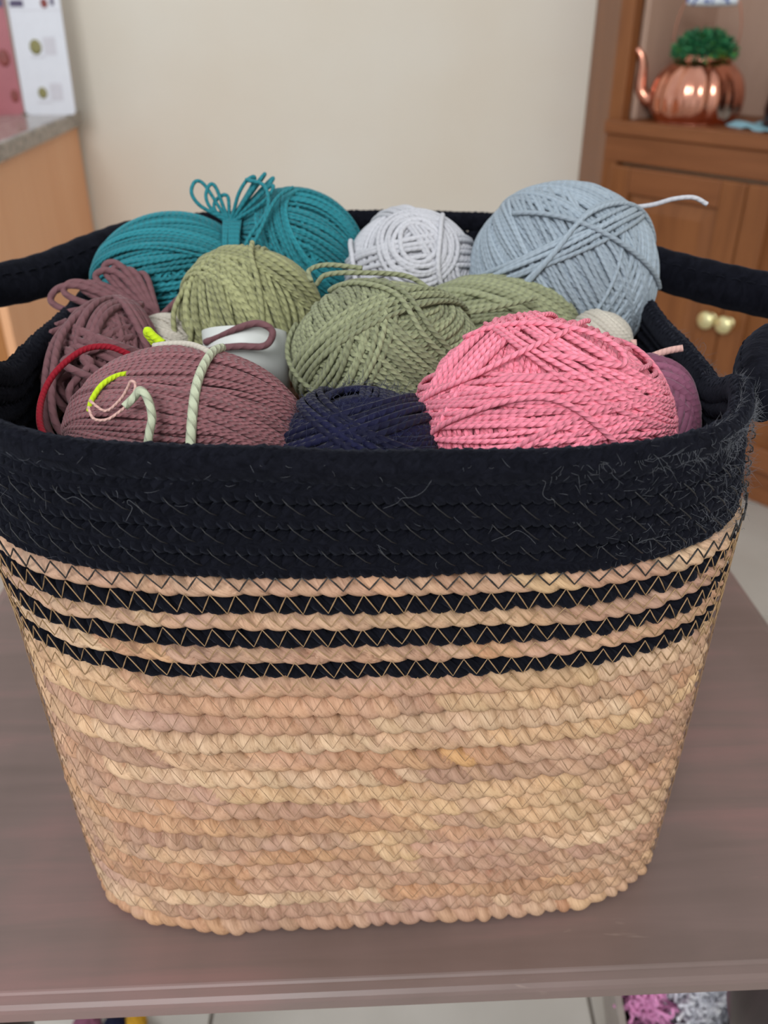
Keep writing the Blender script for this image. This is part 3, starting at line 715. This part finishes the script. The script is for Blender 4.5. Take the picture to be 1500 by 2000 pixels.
# pale grey ball
b = Ball('yarn_ball', (.0945, .459, .2520), (.0500, .044, .0460), Y_GREY, .00118, 'large pale blue grey yarn ball with a stray end', rotz=.1, tilt=.2, N=120)
b.rnd(10, 18, -2, .8); b.mer((.62, -.45, -.62), 0, PI, 68, -.8, .05); b.par((.85, -.1, .45), -.15, .55, 15, .4, .05); b.par((-.75, -.45, .45), -.2, .25, 9, .7, .05); b.mer((.62, -.4, -.66), 1.3, 2.3, 20, .6, .04)
b.par((-.45, .3, .85), .22, .38, 5, 1.9, .04)
b.loose([(-.65, -.6, -.2), (-.3, -.85, .35), (.1, -.6, .75), (.6, -.2, .75), (.9, .1, .35)], [2.6, 3, 3, 3, 2])
b.loose([(-.6, -.65, -.2), (-.25, -.85, .4), (.15, -.55, .8), (.65, -.15, .7), (.92, .15, .3)], [2.4, 3, 3, 3, 2])
b.loose([(-.6, -.4, .75), (-.1, -.65, .7), (.5, -.7, .4), (.85, -.4, .0)], [2.6, 3, 3, 2])
b.strand([(.122, .458, .2870), (.1350, .452, .2900), (.1440, .448, .2935), (.1530, .446, .2945), (.1600, .445, .2915)], 'yarn_tail', Y_WHITE, .0011)
b.done()

# teal skein, pinched in the middle by its own tie
b = Ball('yarn_skein', (-.1160, .474, .2440), (.0430, .039, .0360), Y_TEAL, .00098, 'teal yarn skein pinched in the middle with loops on top', rotz=.1, tilt=-.12, N=110)
b.rnd(3, 10, -2, .8); b.mer((1, .1, .18), 0, PI, 62, -.4, .05); b.par((.05, .75, .65), -.1, .28, 14, 1.0, .03)
b.mer((1, .12, .3), .3, 1.6, 22, .8, .05)
e = Ball('tmp_end', (-.0490, .490, .2530), (.0375, .036, .0370), Y_TEAL, .00098, '', rotz=-.1, tilt=.25, N=110)
e.base = b.base; e.rnd(3, 10, -2, .8); e.mer((1, .05, -.45), 0, PI, 62, -.4, .05); e.par((.75, -.3, .55), .2, .65, 14, 1.0, .05); e.mer((.9, 0, -.6), .2, 1.6, 26, .8, .04)
e.o_old = e.o; e.o = b.o; e.done('skein_half'); bpy.data.objects.remove(e.o_old, do_unlink=True)
wx, wy = -.0815, .470
for k in range(12):                  # strands cinching the waist
    x = wx-.004+.0008*k; s_ = rng.uniform(-.001, .001)
    b.strand([(x+.006, wy-.028, .236), (x+.003, wy-.024, .254), (x+.001+s_, wy-.010, .270), (x, wy+.008, .278), (x-.001, wy+.022, .274)], 'tie_strand', None, None, 30)
top = (wx-.001, wy+.006, .276)
loops(b, top, [((-.1000, .476, .2945), (.002, .003, .005)), ((-.0930, .478, .2925), (.002, .003, .005)), ((-.088, .480, .2880), (.004, .003, .003)), ((-.0640, .478, .2990), (.003, .003, .003)), ((-.0600, .480, .2960), (.003, .003, .004)), ((-.0700, .476, .2985), (.004, .002, .002)), ((-.0590, .474, .2930), (.002, .004, .004))])
b.strand([(-.078, .442, .246), (-.0745, .446, .262), (-.0690, .452, .274), (-.0600, .462, .286), (-.0620, .470, .2960), (-.0720, .474, .2985)], 'loose_strand')
b.strand([(-.074, .442, .246), (-.0700, .446, .264), (-.0640, .452, .276), (-.0560, .466, .290), (-.0480, .478, .294)], 'loose_strand')
b.done()

# cream yarn and purple yarn at the right wall
b = Ball('yarn_ball', (.1040, .400, .2370), (.0150, .016, .0130), Y_CREAM, .0014, 'small cream yarn ball tucked behind the pink ball', N=50)
b.rnd(4, 7, -.8, .9); b.par((.8, .3, .4), -.5, .5, 8, .2, .1); b.done()
b = Ball('yarn_ball', (.1115, .336, .2240), (.0175, .026, .0250), Y_PURPLE, .0020, 'soft purple mauve yarn ball against the right wall', N=60)
b.rnd(4, 6, -.9, .9); b.par((.8, .2, -.5), -.5, .6, 8, .2, .1); b.par((.3, .8, .5), -.3, .4, 5, .5, .1)
b.strand([(.1080, .345, .2460), (.1130, .345, .2490), (.1185, .344, .2515), (.1240, .343, .2530)], 'yarn_tail', Y_BLUSH, .0015)
b.strand([(.106, .348, .2440), (.1060, .351, .2500), (.1060, .353, .2530)], 'yarn_tail', Y_BLUSH, .0014)
b.done()

# single strands lying on the yarn
def single(name, pts, r, mat, label, n=50):
    P = np.array(pts)+OFF; base = P.mean(0); base[2] = P[:, 2].min()-r
    o = Tubes().add(spline(P-base, n), r, 8).build(name, mat); o.location = base; return tag(o, label, 'yarn strand')
single('yarn_strand', [(-.1010, .327, .2560), (-.1090, .326, .2595), (-.1180, .323, .2590), (-.1270, .316, .2530), (-.1310, .308, .2460), (-.1290, .296, .2400), (-.1230, .287, .2350), (-.117, .283, .232)], .0013, Y_RED, 'crimson strand curving over the mauve wool skein')
single('yarn_strand', [(-.0870, .289, .2625), (-.0925, .284, .2637), (-.0970, .279, .2623), (-.1005, .276, .2580), (-.1020, .275, .2540)], .0010, Y_LIME, 'lime green strand curving beside the shiny mauve skein')
single('yarn_strand', [(-.0935, .338, .2570), (-.0955, .337, .2610), (-.0950, .3365, .2625), (-.0925, .335, .2605), (-.0890, .334, .2580)], .0017, Y_LIME, 'short lime green yarn end poking up behind the mauve skein')
single('yarn_strand', [(-0.0990, 0.2690, 0.2605), (-0.0935, 0.2670, 0.2575), (-0.0880, 0.2670, 0.2615), (-0.0850, 0.2670, 0.2655), (-0.0830, 0.2660, 0.2685), (-0.0815, 0.2650, 0.2675), (-0.0830, 0.2630, 0.2630), (-0.0870, 0.2620, 0.2595), (-0.0915, 0.2610, 0.2570), (-0.0965, 0.2630, 0.2565), (-0.0990, 0.2670, 0.2590)], .0005, Y_BLUSH, 'thin blush thread looped at the left end of the shiny skein')
single('yarn_strand', [(-0.0850, 0.2610, 0.2615), (-0.0820, 0.2630, 0.2640), (-0.0795, 0.2630, 0.2665), (-0.0770, 0.2610, 0.2645), (-0.0755, 0.2580, 0.2595), (-0.0765, 0.2555, 0.2545), (-0.0780, 0.2535, 0.2475)], .0014, Y_TIE, 'pale sage tie end hanging over the front of the skein')

# ------------------------------------------------------------------ corner cabinet
A = np.array([.500, 2.10]); ang = math.atan2(-.77, .64)
cab = tag(empty('corner_cabinet', (A[0], A[1], 0), ang), 'varnished brown corner cabinet with open niche above panelled doors', 'cabinet')
# local x along the front, local y goes inward (into the corner)
W_, SH = .74, .755
def cb(name, x0, x1, y0, y1, z0, z1, m, par=cab, bv=.003): return box(name, x0, x1, y0, y1, z0, z1, m, par, bv)
cb('stile', 0, .035, 0, .03, 0, 2.1, M_DRESSER)
cb('stile', W_-.035, W_, 0, .03, 0, 2.1, M_DRESSER)
cb('shelf_board', .0, W_, -.012, .30, SH-.028, SH, M_DRESSER_H)
cb('rail', .0, W_, -.002, .022, SH-.085, SH-.0285, M_DRESSER_H)
cb('plinth', .0, W_, .004, .03, 0, .08, M_DRESSER_H)
cb('side_panel', .035, .050, .03, .30, SH, 2.1, M_NICHE)
cb('side_panel', W_-.05, W_-.035, .03, .30, SH, 2.1, M_NICHE)
cb('back_panel', .035, W_-.035, .29, .305, SH, 2.1, M_NICHE)
cb('top_board', 0, W_, -.012, .30, 2.1, 2.13, M_DRESSER_H)
# left return running to the wall
bm = bmesh.new()
c_, s_ = math.cos(-ang), math.sin(-ang)
def loc2(x, y): dx, dy = x-A[0], y-A[1]; return (dx*c_-dy*s_, dx*s_+dy*c_)
q = [loc2(A[0], A[1]), loc2(A[0]+.03, A[1]-.001), loc2(A[0]+.03, WY-.002), loc2(A[0], WY-.002)]
vv = [[bm.verts.new((p[0], p[1], zz)) for p in q] for zz in (0, 2.1)]
bm.faces.new(vv[0]); bm.faces.new(vv[1])
for k in range(4): bm.faces.new((vv[0][k], vv[0][(k+1) % 4], vv[1][(k+1) % 4], vv[1][k]))
bm_obj('return_panel', bm, M_DRESSER, cab, False, .002)
a = N('bright_brass'); a.set(Base_Color=srgb(246, 236, 180), Metallic=.75, Roughness=.3); nzz = a.noise(60, 2, a.coord()); a.bump(nzz.outputs[0], .05, .001); M_BRASS = a.m
def door(x0, x1, hinge):
    z0, z1 = .085, SH-.09; t0, t1 = -.020, -.001; fw = .055
    dr = cb('door', x0, x1, t1-.009, t1, z0, z1, M_DRESSER)
    for nm, (a0, a1, b0, b1) in (('door_stile', (x0, x0+fw, z0, z1)), ('door_stile', (x1-fw, x1, z0, z1)), ('door_rail', (x0+fw, x1-fw, z1-fw, z1)), ('door_rail', (x0+fw, x1-fw, z0, z0+fw))):
        box(nm, a0, a1, t0, t1-.0085, b0, b1, M_DRESSER if nm == 'door_stile' else M_DRESSER_H, dr, .004)
    # raised panel with sloping margin
    bm = bmesh.new(); X0, X1, Z0, Z1 = x0+fw+.004, x1-fw-.004, z0+fw+.004, z1-fw-.004
    r1 = [bm.verts.new(p) for p in ((X0, t1-.010, Z0), (X1, t1-.010, Z0), (X1, t1-.010, Z1), (X0, t1-.010, Z1))]
    r2 = [bm.verts.new(p) for p in ((X0+.028, t0+.003, Z0+.028), (X1-.028, t0+.003, Z0+.028), (X1-.028, t0+.003, Z1-.028), (X0+.028, t0+.003, Z1-.028))]
    for k in range(4): bm.faces.new((r1[k], r1[(k+1) % 4], r2[(k+1) % 4], r2[k]))
    bm.faces.new(r2); bm.faces.new(r1)
    bm_obj('raised_panel', bm, M_DRESSER, dr)
    kx = x1-.020 if hinge == 'l' else x0+.020
    prof = [(0, .031), (.012, .0303), (.0180, .027), (.0192, .021), (.014, .015), (.007, .012), (.0065, .004), (.011, .001), (.012, 0), (0, 0)]
    k = lathe('knob', prof, M_BRASS, dr, 24); k.data.transform(Matrix.Rotation(PI/2, 4, 'X')); k.location = (kx, t0, .388)
    k['label'] = 'round polished brass knob'
    return dr
door(.035, W_/2-.001, 'l'); door(W_/2+.001, W_-.035, 'r')

# ------------------------------------------------------------------ copper kettle with green plant, on the shelf
a = N('polished_copper'); nzz = a.noise(30, 4, a.coord())
a.set(Base_Color=a.ramp(nzz.outputs[0], [(.3, srgb(204, 136, 112)), (.7, srgb(226, 162, 138))]), Metallic=1.0, Roughness=.17); M_COPPER = a.m
kx, ky = .669, 2.038
ket = tag(empty('kettle', (kx, ky, SH), .35), 'ribbed copper kettle with curved spout and blue white handle grip', 'kettle')
rib = lambda z, an: 1+.05*np.abs(np.sin(an*8))*np.clip(np.sin(np.clip(z/.118, 0, 1)*PI)*1.6, 0, 1)
prof = [(0, .0), (.074, .0), (.082, .004), (.089, .02), (.0925, .045), (.090, .068), (.081, .091), (.066, .110), (.055, .117), (.052, .120), (.0525, .128), (.050, .128), (.048, .119), (0, .115)]
prof = [tuple(p) for p in spline(np.array([(x, z_, 0) for x, z_ in prof]), 60)[:, :2]]
lathe('body', [(max(x, 0), z_) for x, z_ in prof], M_COPPER, ket, 128, rib)
sp_ = spline([(-.080, 0, .040), (-.103, 0, .043), (-.118, 0, .060), (-.120, 0, .085), (-.121, 0, .108), (-.128, 0, .128), (-.139, 0, .138)], 40)
Rs = rot((0, 0, 1), -.75)
Tubes().add(sp_@Rs.T, np.interp(np.linspace(0, 1, 40), [0, .3, 1], [.017, .0125, .0065])[None], 14).build('spout', M_COPPER, ket)
hz = .229
Rh = rot((0, 0, 1), -.75)
for sx in (1, -1):
    hp = spline([(sx*.050, 0, .118), (sx*.062, 0, .140), (sx*.064, 0, .180), (sx*.055, 0, .218), (sx*.044, 0, hz)], 30)@Rh.T
    Tubes().add(hp, .0015, 8).build('handle_wire', M_COPPER, ket)
    l_ = lathe('handle_lug', [(0, 0), (.006, 0), (.0075, .006), (.006, .012), (0, .013)], M_COPPER, ket, 16); l_.location = tuple(np.array((sx*.052, 0, .116))@Rh.T)
a = N('blue_white_porcelain'); vn = a.t.nodes.new('ShaderNodeTexVoronoi'); vn.inputs['Scale'].default_value = 55; a.l(a.coord(), vn.inputs[0])
nn_ = a.noise(70, 2, a.coord())
ff = a.math('MULTIPLY', a.math('GREATER_THAN', a.math('ADD', a.math('MULTIPLY', vn.outputs[0], .5), nn_.outputs[0]), .80), 1.0)
a.set(Base_Color=a.mix(ff, srgb(226, 234, 242), srgb(60, 84, 160)), Roughness=.15); M_PORC = a.m
g_ = lathe('grip', [(0, -.050), (.010, -.050), (.0115, -.046), (.0125, -.02), (.013, 0), (.0125, .02), (.0115, .046), (.010, .050), (0, .050)], M_PORC, ket, 24)
g_.data.transform(Matrix.Rotation(PI/2, 4, 'Y')); g_.location = (0, 0, hz); g_.rotation_euler = (0, 0, -.75)
g_['label'] = 'white porcelain grip with blue painted motifs'
# plant: domed cushion of small leaves
a = N('green_foliage'); at = a.t.nodes.new('ShaderNodeAttribute'); at.attribute_name = 'Col'
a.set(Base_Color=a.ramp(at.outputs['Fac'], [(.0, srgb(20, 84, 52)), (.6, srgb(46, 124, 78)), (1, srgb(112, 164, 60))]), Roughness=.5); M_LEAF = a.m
pl = tag(empty('potted_plant', (kx, ky, SH+.112)), 'rounded bushy green plant growing out of the copper kettle', 'plant')
cnt = 900; V = []; F = []; Cc = []
for k in range(cnt):
    d = rng.normal(0, 1, 3); d[2] = abs(d[2])*.9+.0; d = unit(d); rr = rng.uniform(.72, 1.0)
    p = np.array([d[0]*.062, d[1]*.062, .012+d[2]*.050])*np.array([rr, rr, rr])
    ax = unit(d+rng.normal(0, .45, 3)); sd = unit(np.cross(ax, rng.normal(0, 1, 3))); nn3 = np.cross(ax, sd); L_ = rng.uniform(.009, .015); w_ = L_*.35
    i0 = len(V); V += [p, p+ax*L_*.5+sd*w_+nn3*.001, p+ax*L_, p+ax*L_*.5-sd*w_+nn3*.001, p+ax*L_*.5-nn3*.0015]; F += [(i0, i0+1, i0+4), (i0+1, i0+2, i0+4), (i0+2, i0+3, i0+4), (i0+3, i0, i0+4)]
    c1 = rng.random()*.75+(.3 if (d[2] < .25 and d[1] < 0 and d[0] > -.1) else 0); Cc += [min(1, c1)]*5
o = add_mesh('foliage', np.array(V), np.array(F), M_LEAF, pl, None, np.array(Cc), False); o['kind'] = 'stuff'
lathe('stem_cushion', [(0, .001), (.040, .004), (.048, .014), (.044, .032), (.026, .044), (0, .048)], plain('dark_moss', srgb(16, 60, 36), .9), pl, 24)

# dark ornament and pale blue cloth at the right of the niche
P_ = lambda x, y: (A[0]+math.cos(ang)*x-math.sin(ang)*y, A[1]+math.sin(ang)*x+math.cos(ang)*y)
ox, oy = P_(.355, .12)
orn = tag(empty('carved_ornament', (ox, oy, SH+.006)), 'dark brown carved vase standing on a pale blue cloth', 'ornament')
M_DK = plain('dark_brown_gloss', srgb(44, 22, 20), .3)
lathe('vase_body', [(0, 0), (.040, 0), (.046, .006), (.050, .03), (.046, .06), (.032, .088), (.022, .102), (.020, .112), (.030, .128), (.036, .146), (.030, .160), (.026, .158), (0, .15)], M_DK, orn, 36)
lathe('foot_ring', [(.042, 0), (.048, .0), (.050, .004), (.046, .009), (.041, .008)], M_DK, orn, 36)
M_BLUEC = plain('pale_blue_cloth', srgb(140, 186, 200), .8, var=.08)
nx = 40; gx, gy = np.meshgrid(np.linspace(-.085, .085, nx), np.linspace(-.085, .085, nx), indexing='ij')
rr = np.sqrt(gx**2+gy**2); wv = .0035*np.sin(np.arctan2(gy, gx)*9)*np.clip((rr-.05)/.04, 0, 1)+.0045+.004*np.clip((rr-.06)/.05, 0, 1)*np.sin(gx*90)
wv = np.maximum(wv, .0012)
V = np.stack([gx, gy, wv], -1).reshape(-1, 3); V = np.where((rr.reshape(-1) < .052)[:, None], V*np.array([1, 1, 0])+np.array([0, 0, .0035]), V)
I = np.arange(nx-1); f = np.stack([I[:, None]*nx+I, (I[:, None]+1)*nx+I, (I[:, None]+1)*nx+I+1, I[:, None]*nx+I+1], -1).reshape(-1, 4)
cl = add_mesh('cloth_doily', V, f, M_BLUEC); cl.location = (ox, oy, SH); cl.rotation_euler = (0, 0, .3); sm = cl.modifiers.new('thick', 'SOLIDIFY'); sm.thickness = .0012
tag(cl, 'pale blue rumpled cloth on the cabinet shelf', 'cloth')

# ------------------------------------------------------------------ kitchen counter on the left
ca = math.radians(4)
cnt_ = tag(empty('base_cabinet', (-.765, WY-.012, 0), ca), 'orange tan wooden base cabinet under the granite worktop', 'cabinet')
CH = .753
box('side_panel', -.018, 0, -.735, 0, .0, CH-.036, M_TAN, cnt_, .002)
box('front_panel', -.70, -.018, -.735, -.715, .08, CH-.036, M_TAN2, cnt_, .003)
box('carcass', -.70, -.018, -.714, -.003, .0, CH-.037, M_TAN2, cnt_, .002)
wt = box('worktop', -.72, .016, -.760, 0, CH-.035, CH, M_GRANITE, None, .006); wt.location = cnt_.location; wt.rotation_euler = (0, 0, ca)
tag(wt, 'speckled grey granite worktop on the tan cabinet', 'worktop')
M_CARDW = plain('glossy_white_card', srgb(226, 228, 236), .25, var=.02)
M_CARDR = plain('glossy_rose_card', srgb(176, 104, 112), .25, var=.06, scale=14)
M_EMB = plain('olive_gold_print', srgb(140, 134, 84), .4, var=.35, scale=260)
M_EMB2 = plain('brick_red_print', srgb(134, 60, 54), .4, var=.15)
M_INK = plain('dark_violet_print', srgb(84, 74, 104), .5, var=.3, scale=200)
M_GREYP = plain('pale_grey_print', srgb(208, 206, 214), .4, var=.03)
card = tag(empty('display_card', (-.836, 2.215, CH), math.radians(0)), 'white and rose folded display card with round olive emblems', 'card')
def card_panel(name, w, h, m, r=.010):
    bm = bmesh.new(); pts = []
    for cx, cz, a0 in ((w-r, h-r, 0), (r, h-r, PI/2), (r, r, PI), (w-r, r, 1.5*PI)):
        for k in range(5): an = a0+k/4*PI/2; pts.append((cx+r*math.cos(an), cz+r*math.sin(an)))
    f0 = [bm.verts.new((x, 0, z_)) for x, z_ in pts]; f1 = [bm.verts.new((x, .0022, z_)) for x, z_ in pts]
    bm.faces.new(f0); bm.faces.new(f1)
    for k in range(len(pts)): bm.faces.new((f0[k], f0[(k+1) % len(pts)], f1[(k+1) % len(pts)], f1[k]))
    return bm_obj(name, bm, m, card)
pw = card_panel('white_panel', .118, .34, M_CARDW); pw.rotation_euler = (math.radians(-4), 0, 0); pw.location = (-.005, 0, 0)
def print_rect(par, x0, x1, z0, z1, m, name='print'): return box(name, x0, x1, -.0006, -.0001, z0, z1, m, par, 0)
def print_disc(par, x, z_, r, m, rz=1.15):
    d = lathe('emblem', [(0, .0006), (r*.6, .0006), (r, .0006), (r, .0)], m, par, 28); d.data.transform(Matrix.Rotation(PI/2, 4, 'X')@Matrix.Scale(rz, 4, (0, 1, 0))); d.location = (x, -.0001, z_); return d
print_disc(pw, .048, .140, .0135, M_EMB); print_disc(pw, .048, .046, .0105, M_EMB)
for zz in (.124, .030): print_rect(pw, .066, .094, zz, zz+.036, M_GREYP); print_rect(pw, .034, .0655, zz-.006, zz-.002, M_GREYP)
print_rect(pw, .0, .118, .212, .2135, M_GREYP)
print_disc(pw, .082, .226, .0080, M_EMB2); print_rect(pw, .005, .035, .219, .232, M_INK); print_rect(pw, .096, .104, .222, .236, M_INK)
pr_ = card_panel('rose_panel', .120, .34, M_CARDR); pr_.rotation_euler = (math.radians(-4), 0, math.radians(205)); pr_.location = (-.007, .004, 0)
pr_.rotation_euler = (math.radians(-4), 0, math.radians(18)); pr_.location = (-.122, -.036, 0)
print_disc(pr_, .098, .118, .0125, M_EMB2, 1.4); print_disc(pr_, .106, .040, .0085, M_EMB2, 1.6); print_rect(pr_, .06, .118, .219, .236, M_INK)
can = tag(empty('copper_canister', (-.800, 1.90, CH)), 'shiny ribbed copper canister on the granite worktop', 'canister')
can.location = (-.862, 1.865, CH)
lathe('body', [(0, 0), (.05, 0), (.052, .003), (.052, .028), (.0545, .030), (.0545, .034), (.052, .036), (.052, .09), (.0545, .092), (.052, .098), (.049, .098), (.049, .006), (0, .006)], M_COPPER, can, 48)

# ------------------------------------------------------------------ things under the table
a = N('soft_box_board'); nzz = a.noise(50, 3, a.coord()); a.set(Base_Color=a.ramp(nzz.outputs[0], [(.3, srgb(150, 140, 134)), (.7, srgb(168, 158, 150))]), Roughness=.7); M_BOX = a.m
M_GREYF = plain('slate_grey_board', srgb(66, 64, 68), .6)
bx = tag(empty('storage_box', (.268, .470, 0), math.radians(-4)), 'open beige storage box with slate flap under the table', 'box')
BW, BD, BH = .075, .10, .26
TB = .42                             # the box narrows towards its foot
cor = [(-BW, -BD), (BW, -BD), (BW, BD), (-BW, BD)]
for k in range(4):
    bm = bmesh.new(); p0, p1 = cor[k], cor[(k+1) % 4]
    q = [(p0[0]*TB, p0[1]*TB, .0), (p1[0]*TB, p1[1]*TB, .0), (p1[0], p1[1], BH), (p0[0], p0[1], BH)]
    kk = 1-.006/BW
    o_ = [bm.verts.new(p) for p in q]; i_ = [bm.verts.new((p[0]*kk, p[1]*kk, p[2])) for p in q]
    bm.faces.new(o_); bm.faces.new(i_)
    for m_ in range(4): bm.faces.new((o_[m_], o_[(m_+1) % 4], i_[(m_+1) % 4], i_[m_]))
    bm_obj('wall', bm, M_BOX, bx, False, .001)
box('box_bottom', -BW*TB*.9, BW*TB*.9, -BD*TB*.9, BD*TB*.9, 0, .004, M_BOX, bx, 0)
bm = bmesh.new(); q = [(.0, -BD, BH+.002), (BW+.02, -BD-.03, BH+.012), (BW+.05, BD*.1, BH+.012), (BW-.003, BD*.4, BH+.002)]
t_ = [bm.verts.new(p) for p in q]; u_ = [bm.verts.new((p[0], p[1], p[2]+.003)) for p in q]
bm.faces.new(t_); bm.faces.new(u_)
for k in range(4): bm.faces.new((t_[k], t_[(k+1) % 4], u_[(k+1) % 4], u_[k]))
bm_obj('flap', bm, M_GREYF, bx)
def fluff(name, loc, rad, mat, label, cnt, hold):
    e = tag(empty(name, loc), label, 'yarn'); tb = Tubes(); Pl = []
    for k in range(cnt):
        d = rng.normal(0, 1, 3); d[2] = abs(d[2]) if hold else d[2]; d = unit(d); p = d*np.array(rad)
        q_ = [p*.9]; 
        for s in range(4): q_.append(q_[-1]+d*rad[2]*.05+rng.normal(0, .0045, 3))
        Pl.append(spline(q_, 9))
    tb.add(np.array(Pl), .0016, 5, False, None, rng.random(cnt)); tb.build('pile', mat, e)['kind'] = 'stuff'
    u = np.linspace(0, PI, 13); v = np.linspace(0, 2*PI, 21)[:-1]
    D = np.stack([np.sin(u)[:, None]*np.cos(v), np.sin(u)[:, None]*np.sin(v), np.broadcast_to(np.cos(u)[:, None], (13, 20))], -1).reshape(-1, 3)*np.array(rad)*.94
    I = np.arange(12); J = np.arange(20); J2 = (J+1) % 20
    f = np.stack([I[:, None]*20+J, (I[:, None]+1)*20+J, (I[:, None]+1)*20+J2, I[:, None]*20+J2], -1).reshape(-1, 4)
    add_mesh('core', D, f, mat, e, np.zeros((f.size, 2)), np.full(len(D), .4)); return e
fluff('fluffy_yarn', (.282, .465, .226), (.047, .078, .058), yarn_mat('white_chenille', srgb(238, 238, 247), .004, 2, .4, .12), 'fluffy white chenille yarn filling the storage box', 1500, True)
fluff('fluffy_yarn', (.2170, .452, .240), (.008, .052, .026), yarn_mat('pink_chenille', srgb(214, 142, 186), .004, 2, .4, .16), 'fluffy pink chenille yarn along the box wall', 500, True)
def small_ball(x, y, r, mat, label, cat='yarn'):
    e = tag(empty('craft_ball', (x, y, 0)), label, cat); tb = Tubes(); th = np.linspace(0, 2*PI, 40, endpoint=False)
    for k in range(22):
        e1, e2, e3 = frame(rng.normal(0, 1, 3)); ph = rng.normal(0, .35)
        D = math.cos(ph)*(np.cos(th)[:, None]*e1+np.sin(th)[:, None]*e2)+math.sin(ph)*e3
        tb.add((D*r*.94+np.array([0, 0, r]))[None], r*.08, 5, True, D[None], rng.random(1))
    tb.build('windings', mat, e)
    u = np.linspace(0, PI, 11); pr = [(r*.93*math.sin(t), r-r*.93*math.cos(t)) for t in u]; lathe('core', pr, mat, e, 20); return e
small_ball(-.318, .5210, .016, Y_PURPLE, 'dusky purple yarn ball on the floor under the table')
small_ball(-.289, .5246, .013, Y_NAVY, 'dark navy mini ball on the floor under the table')
small_ball(-.268, .5280, .012, yarn_mat('mustard_yarn', srgb(206, 156, 40), .005, 3), 'mustard yellow yarn ball on the floor under the table')
small_ball(-.2545, .5160, .010, Y_WHITE, 'white mini yarn ball on the floor under the table')
